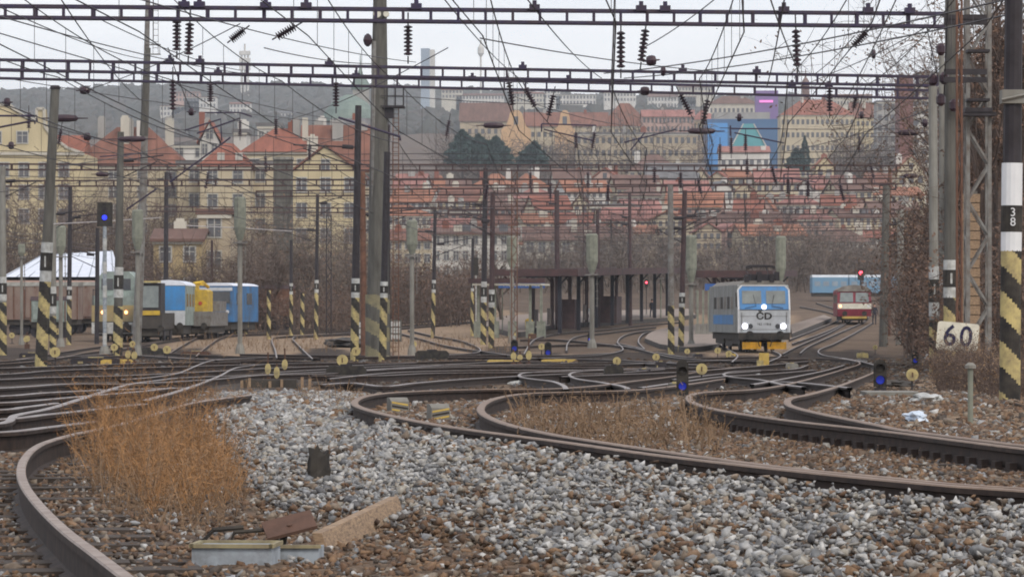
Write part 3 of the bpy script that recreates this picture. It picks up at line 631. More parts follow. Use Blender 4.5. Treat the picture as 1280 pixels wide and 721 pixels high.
# lattice masts
def lattice(label, px, Y, ytop, wpx, m, cell, th=.05, ybase=None, cat='mast'):
    b = GY(px, Y); root = thing('lattice_mast', label, cat, tuple(b)); zt_ = ZC + (HZ - ytop) / F * Y - b.z; w_ = wpx / S(Y) / 2; mb = MB(); br = MB()
    for x in (-w_, w_):
        for y in (-w_, w_): mb.bar((x, y, -.4), (x, y, zt_), th)
    n = int(zt_ / cell)
    for k in range(n):
        z0, z1 = k * zt_ / n, (k + 1) * zt_ / n; sg = 1 if k % 2 else -1
        for y in (-w_, w_): br.bar((-w_ * sg, y, z0), (w_ * sg, y, z1), th * .55)
        for x in (-w_, w_): br.bar((x, -w_ * sg, z0), (x, w_ * sg, z1), th * .55)
    mb.build('legs', m, root); br.build('bracing', m, root); return root, b
lr, lb = lattice('wide lattice mast before the russet trees, left of the near striped mast', 1222, 108, -60, 27, 'steel_grey', .9, .10)
for q, wd, th_ in ((142, .75, .14), (145.5, .95, .1), (66, .6, .07), (127, .6, .07)): p = P(1222, q, 107.5); mb = MB(); mb.box(p.x, p.y, p.z, wd, .6, th_); mb.build('cross_plate', 'steel_dark', lr, world=True)
lattice('narrow rusty lattice mast in front of the lattice mast at right', 1199, 98, -60, 6, 'steel_rust', .6, .04)
lattice('reddish lattice mast rising right of the pale signal at the canopy', 643, 262, 214, 7, 'steel_rust', .5, .07)
lattice('thin lattice mast among bare trees left of the tower mast', 411, 300, 268, 6, 'steel_dark', .6, .06)
lattice('grey lattice mast above the platform canopy', 732, 345, 240, 6, 'steel_brown', .6, .06)
# stacked concrete post behind the 60 board
b = GY(1213, 112); root = thing('concrete_pillar', 'ribbed pale concrete pillar behind the white 60 board', 'pillar', tuple(b)); mb = MB(); z_ = 0
for k in range(19): mb.box(0, 0, .2 + k * .26, .50 - .02 * (k % 2), .4, .235)
mb.build('stacked_blocks', 'wood', root); mb = MB(); mb.box(0, .05, 0, .36, .3, 5.2); mb.build('core', 'concrete_dark', root)

# ------------------------------------------------------------------ insulators hanging under the gantry beams
ins0 = None
def insulator(px, y0, y1, Y, dx=0, fat=1.0):
    """string of ribbed discs between two rows of the photo"""
    global ins0
    a, b = P(px, y0, Y), P(px + dx, y1, Y); Lh = (a - b).length
    if ins0 is None:
        ins0 = thing('insulator_string', None, 'insulator', (0, 0, 0)); mb = MB(); mb.tube([(0, 0, 0), (0, 0, -.25)], .02, 5); mb.build('hanger', 'wire', ins0); mb = MB(); mb.tube([(0, 0, -.85), (0, 0, -1)], .02, 5); mb.build('hanger', 'wire', ins0)
        prof = []
        for k in range(8): z = -.25 - k * .075; prof += [(.04, z), (.11, z - .025), (.11, z - .045), (.04, z - .06)]
        mb = MB(); mb.tube([(0, 0, z) for r, z in prof], [r for r, z in prof], 9); mb.build('discs', 'insulator', ins0); o = ins0
    else: o = copy_tree(ins0)
    o.location = a; o.scale = (fat, fat, Lh); d = (b - a).normalized(); o.rotation_euler = Vector((0, 0, -1)).rotation_difference(d).to_euler()
    return o
INS = [(221, 10, 74, 110, 0, 'straight insulator string with the left one of two under the highest beam'), (238, 12, 80, 110, -3, 'insulator string with the right one of two under the highest beam'), (312, 32, 54, 111, -28, 'slanting insulator string at the upper left below the highest beam'), (378, 28, 50, 111, -38, 'slanting insulator string left of the tower mast below the highest beam'), (510, 16, 80, 112, 0, 'insulator string under the highest beam right of the tower mast'), (776, 20, 98, 114, 0, 'upright insulator string of the central pair under the highest beam'), (809, 20, 88, 114, -9, 'leaning insulator string of the central pair under the highest beam'), (994, 18, 96, 115, 3, 'insulator string under the highest beam on the right'), (1090, 34, 62, 116, -28, 'slanting insulator string near the right end of the highest beam'),
 (216, 84, 148, 143, 0, 'insulator string against the wooded ridge at left, under the violet pair'), (263, 95, 134, 152, 0, 'short insulator string right of the ridge one at left'), (420, 90, 142, 146, 0, 'insulator string left of the church dome'), (634, 90, 140, 148, 8, 'leaning insulator string before the ridge, right of the skyscraper'), (694, 108, 152, 157, -10, 'insulator string slanting over the orange gabled church'), (845, 108, 150, 158, 22, 'insulator string slanting before the long school building'), (887, 112, 164, 158, -10, 'insulator string in front of the blue glass building'), (1037, 96, 148, 152, 0, 'insulator string in front of the big office roof'), (1072, 112, 140, 160, -6, 'thick insulator string right of the office roof'), (652, 100, 140, 152, 20, 'oblique insulator string right of the skyscraper')]
for px_, y0, y1, Y_, dx_, lab in INS: o = insulator(px_, y0, y1, Y_, dx_, 1.15); o['label'] = lab; o['group'] = 'insulator strings under the beams'
k = 0
rr_ = random.Random(3)
FARI = [(78, 170), (36, 150), (300, 160), (387, 190), (210, 225), (262, 225), (345, 158), (332, 205), (563, 160), (611, 240), (663, 225), (688, 238), (735, 225), (760, 240), (818, 218), (851, 225), (900, 190), (914, 182), (932, 178), (963, 218), (985, 232), (1010, 235), (1048, 240), (1074, 180), (1086, 214), (934, 208), (870, 232), (720, 175), (745, 175), (486, 165)]
for px_, y_ in FARI:
    Y_ = rr_.choice([216, 232, 250]); o = insulator(px_, y_ - 18, y_ + 16, Y_, rr_.choice([0, -6, 8, 0]), 1.2); o['label'] = 'distant dark insulator string hanging among the overhead wires'; o['group'] = 'distant insulators over the yard'
# round compensating weights and lamp-like insulators seen end on
def spool(px, y, Y, w_, ang, lab, r=.17):
    c = P(px, y, Y); root = thing('spool_insulator', lab, 'insulator', tuple(c)); mb = MB(); hw = w_ / 2 / S(Y); pr = [(-hw, .02), (-hw * .6, .03), (-hw * .5, r * .8), (-hw * .2, r), (hw * .2, r), (hw * .5, r * .8), (hw * .6, .03), (hw, .02)]
    d = Vector((math.cos(ang), 0, math.sin(ang))); mb.tube([d * a for a, q in pr], [q for a, q in pr], 10); mb.build('body', 'insulator', root); return root
for px_, y, Y_, w_, a, lab in ((106, 113, 160, 22, .05, 'egg shaped insulator over the ridge at far left'), (9, 128, 150, 14, 0, 'round insulator at the left edge before the yellow gable'), (109, 171, 170, 16, 0, 'round insulator in front of a red roof at left'), (239, 140, 170, 12, 0, 'round black insulator left of the cantilever tubes'), (14, 182, 170, 12, 0, 'small egg insulator on the yellow gable'), (814, 76, 125, 22, .1, 'egg shaped insulator just above the violet beams, right of the central pair'), (829, 89, 128, 11, 0, 'small round insulator right below the egg shaped one'), (806, 114, 150, 20, 0, 'egg insulator hanging under the violet pair'), (1092, 68, 140, 9, 0, 'small round insulator on the wire at upper right'), (1077, 144, 170, 9, 0, 'small round insulator above the yellow block'), (1156, 154, 160, 11, 0, 'round insulator before the panel tower'), (924, 147, 160, 10, 0, 'round insulator above the blue glass building')): spool(px_, y, Y_, w_, a, lab)
for px_, y, Y_, w_, lab in ((80, 148, 158, 60, 'long dark tension insulator by the leaning mast top'), (165, 174, 200, 60, 'tension insulator beside the dark mast top'), (617, 157, 190, 44, 'spindle insulator in front of the church gables'), (877, 164, 190, 58, 'spindle insulator left of the blue glass building'), (1136, 166, 190, 46, 'spindle insulator in front of the brown panel tower'), (1138, 220, 230, 30, 'spindle insulator above the red railcar'), (128, 218, 225, 28, 'spindle insulator between the leaning mast and the slim light mast')): spool(px_, y, Y_, w_, .0, lab, .15)
# cantilever tubes
def tubes(label, segs, Y, r=.035):
    root = thing('cantilever_arm', label, 'cantilever', tuple(P(segs[0][0][0], segs[0][0][1], Y)))
    for s in segs:
        mb = MB(); mb.tube([P(x, y, Y) for x, y in s], r, 6); mb.build('tube', 'steel_violet_fringe', root, world=True)
tubes('pair of dark cantilever tubes above the small red roof at left', [[(231, 163), (276, 149), (277, 176)], [(256, 141), (300, 141), (315, 146)], [(246, 167), (300, 148)]], 160)
tubes('dark cantilever tube crossing the yellow gable at the left edge', [[(-20, 145), (46, 145), (46, 152)], [(-20, 163), (42, 151), (44, 155)]], 140, .04)
tubes('long slanting cantilever tube behind the black mast by the tower mast', [[(423, 147), (500, 171), (500, 176)]], 182, .06)
tubes('dark cantilever tubes over the red dome shaped roof', [[(677, 155), (745, 157)], [(680, 162), (742, 176)], [(677, 155), (677, 165)]], 175)
tubes('slender cantilever tubes left of the spindle insulator by the blue building', [[(780, 178), (845, 162)], [(788, 188), (806, 166)]], 180)
tubes('dark cantilever tubes in front of the blue glass building', [[(913, 161), (975, 161)], [(918, 166), (980, 179)], [(913, 157), (913, 170)]], 170)
tubes('red brown cantilever frame before the lower roofs at right', [[(980, 218), (1028, 218), (1020, 228), (983, 222)], [(980, 218), (980, 232)]], 230, .04)
tubes('thin cantilever arm on the dark mast by the black signal', [[(125, 196), (150, 194), (175, 192), (177, 196)]], 205)
tubes('slanting cantilever arm in front of the striped mast at left', [[(158, 262), (196, 236)], [(212, 228), (288, 172)]], 205, .05)

# ------------------------------------------------------------------ overhead wires
def wire_run(label, pts, r=.016, sag=.5, contact=1.4, drop=True, m='wire', cat='overhead line', n=14):
    """pts: list of 3D hanging points; a messenger wire, and below it a contact wire with droppers"""
    root = thing('overhead_line', label, cat, tuple(pts[0])); ms = MB(); ct = MB(); dr = ms
    for a, b in zip(pts, pts[1:]):
        Ln = (b - a).length; s = sag * min(1.4, Ln / 50); q = []
        for k in range(n + 1): t = k / n; p = a.lerp(b, t); q.append(p - Vector((0, 0, s * 4 * t * (1 - t))))
        ms.tube(q, r, 4)
        if contact:
            c0, c1 = a - Vector((0, 0, contact)), b - Vector((0, 0, contact)); ct.tube([c0, c0.lerp(c1, .5) - Vector((0, 0, .03)), c1], r, 4)
            if drop:
                for k in range(1, n, 2): t = k / n; dr.tube([q[k], c0.lerp(c1, t)], r * .55, 3, cap=False)
    ms.build('messenger_wire', m, root, world=True)
    if contact: ct.build('contact_wire', m, root, world=True)
    return root
PY = [44, 78, 113, 150, 190, 226, 262, 300, 345, 400, 470]
CS = [(-46, 'first'), (-40, 'second'), (-35, 'third'), (-30, 'fourth'), (-25.5, 'fifth'), (-21, 'sixth'), (-17.2, 'seventh'), (-14.0, 'eighth'), (-10.9, 'ninth'), (-7.6, 'tenth'), (-4.2, 'eleventh'), (-1.6, 'twelfth'), (.9, 'thirteenth'), (3.4, 'fourteenth'), (5.6, 'fifteenth')]
rw = random.Random(12)
for ci, (c, nm) in enumerate(CS):
    vx = 850 if c > -24 else 560
    pts = []
    for Y_ in PY:
        if c < -24 and Y_ > 360: continue
        z = ZC + 7.15 - .006 * min(Y_, 200) + (ZC - float(hgt(Y_)) - 0) * .35 + rw.uniform(-.15, .15)
        pts.append(Vector((c + (vx - 640) / F * Y_ + (.35 if len(pts) % 2 else -.35) + (c * .0 if Y_ < 200 else 0), Y_, z)))
    wire_run(nm + ' overhead line counted from the left, above the yard tracks', pts, .0155 if c > -24 else .017, .42, 1.35)
# feeders, cross-span and pull-off wires traced on their own
def tr(label, p0, p1, r=.016, sag=.15, m='wire'):
    return wire_run(label, [P(*p0), P(*p1)], r, sag, None, False, m, 'wire')
TR = [((-20, 0, 90), (185, 75, 190)), ((-10, 18, 90), (330, 95, 200)), ((70, -10, 80), (175, 125, 160)), ((-20, 36, 100), (420, 150, 230)), ((120, 22, 110), (300, 88, 180)), ((160, -5, 90), (520, 78, 180)), ((-10, 95, 150), (440, 155, 240)), ((300, 30, 111), (110, 112, 160)),
      ((548, -10, 80), (660, 105, 150)), ((652, -10, 75), (752, 98, 130)), ((600, 48, 100), (960, 92, 180)), ((755, 92, 130), (1290, -8, 70)), ((780, 98, 140), (1290, 12, 75)), ((905, -10, 90), (800, 62, 120)), ((960, -10, 80), (1000, 92, 120)), ((982, -10, 80), (958, 110, 140)), ((1120, 0, 90), (1035, 160, 170)), ((1068, 45, 110), (1015, 95, 140)), ((1160, 33, 116), (1030, 95, 150)),
      ((1185, 0, 100), (1180, 120, 104)), ((1158, 33, 112), (1172, 95, 112)), ((640, 120, 160), (790, 158, 220)), ((560, 60, 110), (360, 150, 200)), ((500, 120, 160), (740, 130, 200)), ((210, 60, 120), (240, 140, 160)), ((330, 60, 120), (470, 80, 160)), ((680, 165, 180), (860, 220, 240)), ((900, 160, 180), (1180, 160, 200)), ((980, 190, 200), (1180, 130, 140)), ((1090, 180, 190), (960, 250, 260)), ((60, 210, 150), (260, 170, 200)), ((0, 240, 200), (190, 215, 220)), ((0, 130, 140), (190, 205, 230)), ((200, 160, 200), (440, 175, 230)), ((250, 215, 230), (470, 160, 190))]
names = ['slack', 'taut', 'fine', 'slanting']
for i, (a, b_) in enumerate(TR):
    xm, ym = (a[0] + b_[0]) // 2, (a[1] + b_[1]) // 2
    side = 'far left' if xm < 200 else 'left' if xm < 430 else 'centre' if xm < 760 else 'right' if xm < 1050 else 'far right'
    lv = 'before the sky' if ym < 75 else 'across the violet beams' if ym < 120 else 'before the hillside houses' if ym < 180 else 'low over the far yard'
    fall = 'falling to the right' if (b_[1] - a[1]) * (b_[0] - a[0]) > 0 else 'rising to the right'
    tr('single wire %s %s, %s of the view' % (fall, lv, side), a, b_, .017)['group'] = 'single feeder and span wires'
# fine cross-span wires carried mast to mast under each far beam
k = 0
for Y_, ys in ((228, (188, 196, 219)), (248, (204, 236, 243)), (285, (240, 266)), (325, (252, 274, 280)), (372, (262, 268, 286)), (430, (293, 297, 302))):
    for y in ys:
        x0 = -30 if Y_ < 260 else 300; lab = 'cross-span wire level with the %s far gantry beam' % {228: 'first', 248: 'second', 285: 'third', 325: 'fourth', 372: 'fifth', 430: 'last'}[Y_]
        o = wire_run(lab, [P(x0, y, Y_), P((x0 + 1120) / 2, y + 4, Y_), P(1120, y, Y_)], .02, .25, None, False, 'wire', 'wire'); o['group'] = 'cross-span wires near far beam %d' % Y_
wire_run('pale glinting cable drawn behind the black signal on the left', [P(66, 280, 225), P(124, 277, 225), P(202, 272, 225)], .024, .05, None, False, 'wire_pale', 'cable')
wire_run('pale glinting cable before the old house left of the tower mast', [P(233, 282, 225), P(300, 285, 225), P(365, 289, 225)], .024, .05, None, False, 'wire_pale', 'cable')
# ------------------------------------------------------------------ small things in the yard
def disc_ind(px, py, d, lab):
    Y = G(px, py + d * 1.5).y; b = GY(px, Y); s_ = 1 / S(Y); r = d / 2 * s_; zc = ZC + (HZ - py) / F * Y - b.z; zc = max(zc, r * 1.1)
    root = thing('point_indicator', lab, 'points indicator', tuple(b), 0, 'yellow discs beside the points')
    mb = MB(); mb.tube([(0, 0, -.1), (0, 0, zc)], r * .14, 6); mb.box(0, .05, -.03, r * 1.6, r * 1.2, r * .35); mb.build('post', 'steel_dark', root)
    mb = MB(); mb.disc((0, -.05, zc), r, .07, 20); dd = mb.build('disc', 'yellow_pale', root); mb = MB(); mb.box(0, -.092, zc - r * .4, r * .22, .01, r * .8); mb.build('slot', 'rust', dd)
for px_, py_, d_, lab in ((15, 419, 7, 'small yellow disc beside the points at the far left edge'), (33, 424, 7, 'small pale yellow disc next to the leaning mast foot'), (72, 414, 8, 'small yellow disc behind the leaning striped mast'), (69, 440, 13, 'big yellow disc just right of the leaning mast foot'), (143, 434, 9, 'yellow disc left of the dark mast foot'), (166, 430, 8, 'yellow disc right of the dark mast foot'), (193, 434, 9, 'yellow disc, left one of a pair before the blue railbus'), (209, 437, 10, 'yellow disc, right one of a pair before the blue railbus'), (428, 450, 14, 'yellow disc standing on the black box left of the tower mast'), (445, 439, 11, 'yellow disc close left of the tower mast foot'), (517, 430, 8, 'yellow disc at the foot of the pale signal right of the tower mast'), (677, 433, 8, 'small yellow disc beside the right one of two dwarf signals'), (771, 451, 10, 'yellow disc above the black motor box in the middle'), (820, 446, 9, 'yellow disc left of the pale painted mast foot'), (897, 438, 8, 'yellow disc left one at the left wheel of the blue locomotive'), (911, 442, 8, 'yellow disc right one at the left wheel of the blue locomotive'), (859, 439, 7, 'little yellow disc at the brown striped mast foot'), (877, 461, 14, 'big yellow disc right of the near central dwarf signal'), (1140, 468, 15, 'bright yellow disc with brown mark beside the right dwarf signal'), (1094, 434, 6, 'tiny yellow disc under the far lattice mast'), (642, 418, 6, 'tiny yellow disc on the platform ramp')): disc_ind(px_, py_, d_, lab)
def dwarf(px, y0, y1, w_, lab, lit=False):
    b = G(px, y1); Y = b.y; s_ = 1 / S(Y); H = (y1 - y0) * s_; W = w_ * s_
    root = thing('dwarf_signal', lab, 'signal', tuple(b), 0, 'dwarf signals low beside the rails')
    mb = MB(); mb.tube([(0, 0, -.1), (0, 0, H * .2)], W * .22, 8); mb.box(0, 0, 0, W * .9, W * .8, H * .12); mb.build('base', 'steel_dark', root)
    prof = [(W / 2 * math.cos(a), H - W / 2 + W / 2 * math.sin(a)) for a in [math.pi * k / 8 for k in range(9)]]
    prof = [(W / 2, H * .14)] + prof + [(-W / 2, H * .14)]; mb = MB(); mb.prism(prof, -W * .16, W * .16, 'y'); hd = mb.build('head', 'black', root)
    for k, (zc, m_) in enumerate(((H * .36, 'lamp_blue' if lit else 'lens_blue'), (H * .72, 'black'))):
        mb = MB(); mb.disc((0, -W * .19, zc), W * .33, W * .06, 14); mb.build('lens', m_, root)
        mb = MB(); pts = []
        n = 10; vs = []; fs = []
        for j in range(n + 1):
            a = math.pi * (-.08 + 1.16 * j / n); x, z = W * .40 * math.cos(a), zc + W * .40 * math.sin(a); vs += [(x, -W * .16, z), (x, -W * .62 + W * .15 * abs(math.cos(a)), z), (x * .92, -W * .62 + W * .15 * abs(math.cos(a)), zc + (z - zc) * .92), (x * .92, -W * .16, zc + (z - zc) * .92)]
        for j in range(n):
            for q in range(4): fs.append((j * 4 + q, j * 4 + (q + 1) % 4, j * 4 + 4 + (q + 1) % 4, j * 4 + 4 + q))
        mb.add(vs, fs); mb.build('hood', 'black', root)
dwarf(853, 449, 501, 15, 'near black dwarf signal with blue lens in the middle of the curved rails')
dwarf(1100, 449, 489, 16, 'near black dwarf signal with blue lens at right by the concrete slab')
dwarf(1144, 439, 457, 8, 'small blue dwarf signal by the brown bushes at right')
dwarf(643, 424, 442, 9, 'small dwarf signal left one of the two before the platform')
dwarf(685, 427, 448, 9, 'small dwarf signal right one of the two before the platform')
dwarf(738, 415, 430, 7, 'lit blue dwarf signal under the pale signal mast by the platform', True)
def motor(px, py, w_, h_, m_, lab, dk=False):
    b = G(px, py); s_ = 1 / S(b.y); W, H = w_ * s_, h_ * s_; root = thing('point_machine', lab, 'points machine', tuple(b), random.uniform(-.1, .1), 'points machines beside the rails'); 
    mb = MB(); mb.prism([(-W * .5, -.05), (W * .5, -.05), (W * .5, H * .75), (W * .42, H), (-W * .42, H), (-W * .5, H * .75)], -.25, .25, 'y'); mb.build('casing', m_, root)
    mb = MB(); mb.box(0, 0, H * 1.0, W * .3, .3, H * .12); mb.box(-W * .3, -.27, H * .2, W * .1, .05, H * .3); mb.build('cover', 'yellow_pale' if not dk else 'steel_dark', root)
    mb = MB(); mb.tube([(W * .5, 0, H * .3), (W * .9, 0, H * .15)], H * .08, 6); mb.build('rod', 'steel_dark', root)
for a in ((433, 474, 50, 17, 'black', 'long black points machine left of the curved rail tip', True), (540, 450, 42, 12, 'black', 'long black points machine right of the tower mast', True), (767, 475, 24, 18, 'black', 'square black points machine with domed top in the middle', True), (120, 456, 62, 9, 'steel_dark', 'low dark points machine left of the lantern stands', False), (185, 443, 40, 8, 'black', 'low black points machine under the pair of yellow discs', True), (146, 456, 40, 7, 'yellow', 'low yellow rimmed cable box by the dark mast foot', False), (843, 495, 18, 16, 'concrete_dark', 'small box with yellow rim left of the near central dwarf signal', False), (805, 470, 16, 9, 'steel_dark', 'yellow topped box right of the square black machine', False), (826, 461, 14, 9, 'steel_dark', 'small box between the two middle masts', False), (872, 450, 11, 8, 'steel_dark', 'small box left of the blue locomotive nose', False), (914, 449, 12, 7, 'yellow', 'small yellow box at the wheels of the blue locomotive', False), (990, 462, 15, 8, 'concrete', 'pale box in the rails right of the blue locomotive', False), (1078, 447, 14, 6, 'yellow_pale', 'pale box below the red railcar', False), (620, 455, 60, 5, 'yellow', 'long low yellow rimmed cable duct cover in the middle', False), (700, 453, 46, 4, 'yellow', 'long low yellow cable duct by the small dwarf signals', False), (40, 447, 30, 6, 'steel_dark', 'flat dark box left of the leaning mast foot', False), (245, 445, 36, 6, 'rust', 'flat rusty box on the sandy strip', False), (665, 424, 10, 7, 'rust', 'small box at the end of the platform', False), (837, 421, 6, 10, 'white', 'white topped box behind the pale painted mast', False)): motor(*a)
# counterweight levers with yellow paddles
def paddle(px, y0, y1, tall, lab):
    b = G(px, y1 + 9); Y = b.y; s_ = 1 / S(Y); root = thing('point_lever', lab, 'points lever', tuple(b), 0, 'yellow points levers'); zt_ = lambda y: ZC + (HZ - y) / F * Y - b.z
    mb = MB(); mb.tube([(0, 0, 0), (0, 0, zt_(y0 - (14 if tall else 4)))], 1.0 * s_, 6); mb.box(0, 0, 0, 6 * s_, .3, 6 * s_); mb.build('post', 'rust', root)
    zc, hh, w_ = (zt_(y0) + zt_(y1)) / 2, (zt_(y0) - zt_(y1)) / 2, 3.6 * s_
    mb = MB(); mb.prism([(w_ * math.cos(a), zc + hh * math.sin(a)) for a in [2 * math.pi * k / 14 for k in range(14)]], -.08, .06, 'y'); mb.build('paddle', 'yellow_pale', root)
for a in ((335, 454, 468, 1, 'yellow paddle lever with tall post, left of the cluster in front'), (346, 458, 473, 0, 'yellow paddle lever in the middle of the cluster in front'), (356, 449, 462, 1, 'yellow paddle lever with tallest post, right of the cluster in front'), (160, 438, 448, 0, 'left yellow lever by the dark mast foot'), (168, 439, 449, 0, 'right yellow lever by the dark mast foot'), (34, 419, 427, 0, 'small yellow lever before the rusty wagons'), (642, 440, 450, 0, 'yellow lever under the left small dwarf signal'), (650, 443, 450, 0, 'low yellow lever right of the left small dwarf signal'), (661, 438, 450, 1, 'rusty yellow lever between the small dwarf signals')): paddle(*a)
# dark frame carrying the front levers
b = G(345, 487); root = thing('lever_frame', 'dark rusty frame under the yellow paddle levers at the edge of the gravel', 'lever frame', tuple(b)); s_ = 1 / S(b.y)
mb = MB(); mb.box(-.1, 0, 0, 1.0, .4, 13 * s_); mb.build('frame', 'under', root)
mb = MB()
for x, q in ((-.62, 12), (-.48, 15), (-.1, 11), (.12, 13), (.5, 16), (.64, 14)): mb.box(x, -.21, 0, .05, .06, q * s_)
mb.build('uprights', 'wood', root)
# pale signals seen from behind
def signal(px, y0, y1, yb, Y, w_, lab, post='concrete', bands=False, lamp=None):
    b = GY(px, Y); s_ = 1 / S(Y); zt_ = lambda y: ZC + (HZ - y) / F * Y - b.z; W = w_ * s_; root = thing('railway_signal', lab, 'signal', tuple(b), 0, 'tall signals in the yard')
    z0, z1 = zt_(y1), zt_(y0); mb = MB(); pr_ = W * .13 if lamp else W * .2; mb.tube([(0, 0, -.4), (0, 0, z0)], pr_, 8)
    mb.build('post', post, root)
    if bands:
        n = 5
        for k in range(n): a, c = z0 * (k * 2 + 1) / (2 * n + 1), z0 * (k * 2 + 2) / (2 * n + 1); mb = MB(); mb.tube([(0, 0, a), (0, 0, c)], W * .142, 8); mb.build('white_band', 'white', root)
    mb = MB(); 
    if lamp: mb.box(0, 0, z0, W, .18, z1 - z0)
    else:
        mb.lathe((0, 0, 0), [(W * .25, z0), (W * .5, z0 + (z1 - z0) * .28), (W * .5, z1 - W * .15), (W * .38, z1)], 10)
    mb.build('head', 'black' if lamp else 'signal_back', root)
    if not lamp:
        mb = MB(); mb.box(0, 0, z0 - W * .3, W * 1.2, W * .8, W * .12)
        for k in range(5): mb.tube([(W * .3, 0, z0 - k * .45 - .3), (W * .55, 0, z0 - k * .45 - .3)], .02, 4)
        mb.tube([(W * .42, 0, z0), (W * .42, 0, z0 - 2.2)], .025, 4); mb.build('service_step', 'steel_grey', root)
    mb = MB(); mb.lathe((0, 0, -.05), [(W * .42, 0), (W * .36, .35), (W * .24, .6)], 8); mb.build('foot', 'concrete', root)
    return root, zt_
signal(515, 275, 317, 425, 215, 14, 'pale signal seen from behind, just right of the tall tower mast')
signal(740, 292, 340, 418, 250, 15, 'pale signal seen from behind, standing in front of the platform canopy')
signal(640, 295, 334, 418, 268, 13, 'pale signal seen from behind, at the left end of the canopy')
signal(864, 294, 352, 425, 245, 14, 'pale signal seen from behind, left of the blue locomotive')
signal(976, 295, 350, 400, 270, 13, 'pale signal seen from behind, above the blue locomotive roof')
signal(300, 246, 300, 430, 225, 15, 'pale signal seen from behind, in front of the bare trees left of the tower mast')
signal(172, 262, 312, 432, 215, 14, 'tall pale signal in front of the diesel cab on the left')
signal(76, 282, 318, 412, 255, 13, 'pale signal between the two leftmost thin masts before the white hall roof')
signal(27, 305, 320, 412, 262, 9, 'short pale signal at left in front of the white hall roof')
r_, zt_ = signal(131, 253, 283, 428, 205, 19, 'black signal lit blue on a blue and white banded post at left', 'box_blue', True, 'blue')
mb = MB(); mb.disc((0, -.14, zt_(272)), .13, .08, 16); mb.build('lamp', 'lamp_blue', r_); mb = MB(); mb.disc((0, -.12, zt_(261)), .12, .06, 16); mb.build('dark_lens', 'steel_dark', r_)
r_, zt_ = signal(1076, 335, 350, 372, 420, 8, 'far signal lit red above the red railcar', 'steel_dark', False, 'red')
mb = MB(); mb.disc((0, -.14, zt_(341)), .19, .08, 14); mb.build('lamp', 'lamp_red', r_)
r_, zt_ = signal(595, 322, 344, 400, 300, 6, 'thin dark signal on a white banded post before the white flats', 'white', True, 'dark')
r_, zt_ = signal(808, 349, 359, 395, 390, 4, 'tiny signal lit red at the right end of the platform canopy', 'steel_dark', False, 'red')
mb = MB(); mb.disc((0, -.14, zt_(353)), .10, .08, 12); mb.build('lamp', 'lamp_red', r_)
# station lamp and sign posts
# 60 board
b = GY(1197, 95); Yb = 95; root = thing('speed_board', 'white speed board reading 60 standing above the brown bush at right', 'sign', tuple(b)); zt_ = lambda y: ZC + (HZ - y) / F * Yb - b.z; s_ = 1 / S(Yb)
mb = MB(); mb.tube([(-.3, .05, -.2), (-.3, .05, zt_(410))], .03, 6); mb.tube([(.3, .05, -.2), (.3, .05, zt_(410))], .03, 6); mb.build('posts', 'steel_grey', root)
W, H = 52 * s_, 36 * s_; zc = zt_(421)
pn = bpy.data.objects.new('plate_holder', None)
bpy.data.objects.remove(pn)
def rrect(W, H, r, n=4):
    o = []
    for cx, cy, a0 in ((W / 2 - r, H / 2 - r, 0), (-W / 2 + r, H / 2 - r, 90), (-W / 2 + r, -H / 2 + r, 180), (W / 2 - r, -H / 2 + r, 270)):
        for k in range(n + 1): a = R(a0 + 90 * k / n); o.append((cx + r * math.cos(a), cy + r * math.sin(a)))
    return o
mb = MB(); mb.prism(rrect(W, H, .07), -.012, .012, 'y'); pl = mb.build('plate', 'cream', root); pl.location = (0, 0, zc); pl.rotation_euler = (0, R(5), 0)
text_part('6', H * 1.02, 'ink', pl, (-W * .19, -.02, 0), name='numeral', sx=.95, bold=.012); text_part('0', H * 1.02, 'ink', pl, (W * .20, -.02, 0), name='numeral', sx=.92, bold=.012)
# yellow and black marker blocks between the first two rails
for px_, y0, y1, w_, lab in ((500, 497, 519, 23, 'left yellow and black marker block between the curved rails'), (551, 505, 528, 24, 'right yellow and black marker block between the curved rails')):
    b = G(px_, y1); s_ = 1 / S(b.y); W, H = w_ * s_, (y1 - y0) * s_; root = thing('marker_block', lab, 'marker block', tuple(b), .25, 'marker blocks'); mb = MB()
    mb.prism([(0, -.02), (0, H * .8), (.08, H), (.2, H), (.2, -.02)], -W / 2, W / 2, 'x'); mb.build('block', 'concrete', root)
    mb = MB(); y_ = -.004
    def q(a, c, i): mb.add([(a * W / 2 * .9, y_, H * .12), (c * W / 2 * .9, y_, H * .12), (c * W / 2 * .9, y_, H * .74), (a * W / 2 * .9, y_, H * .74)], [(0, 1, 2, 3)], i)
    for k in range(3):
        z0 = H * (.14 + .2 * k); sg = 1 if px_ < 520 else -1
        za, zb = (z0 + H * .16, z0 - .0) if sg > 0 else (z0, z0 + H * .16)
        mb.add([(-W * .45, y_, za), (W * .45, y_, zb), (W * .45, y_, zb + H * .1), (-W * .45, y_, za + H * .1)], [(0, 1, 2, 3)], 0 if k != 1 else 1)
    mb.build('painted_bands', ['yellow', 'black'], root)
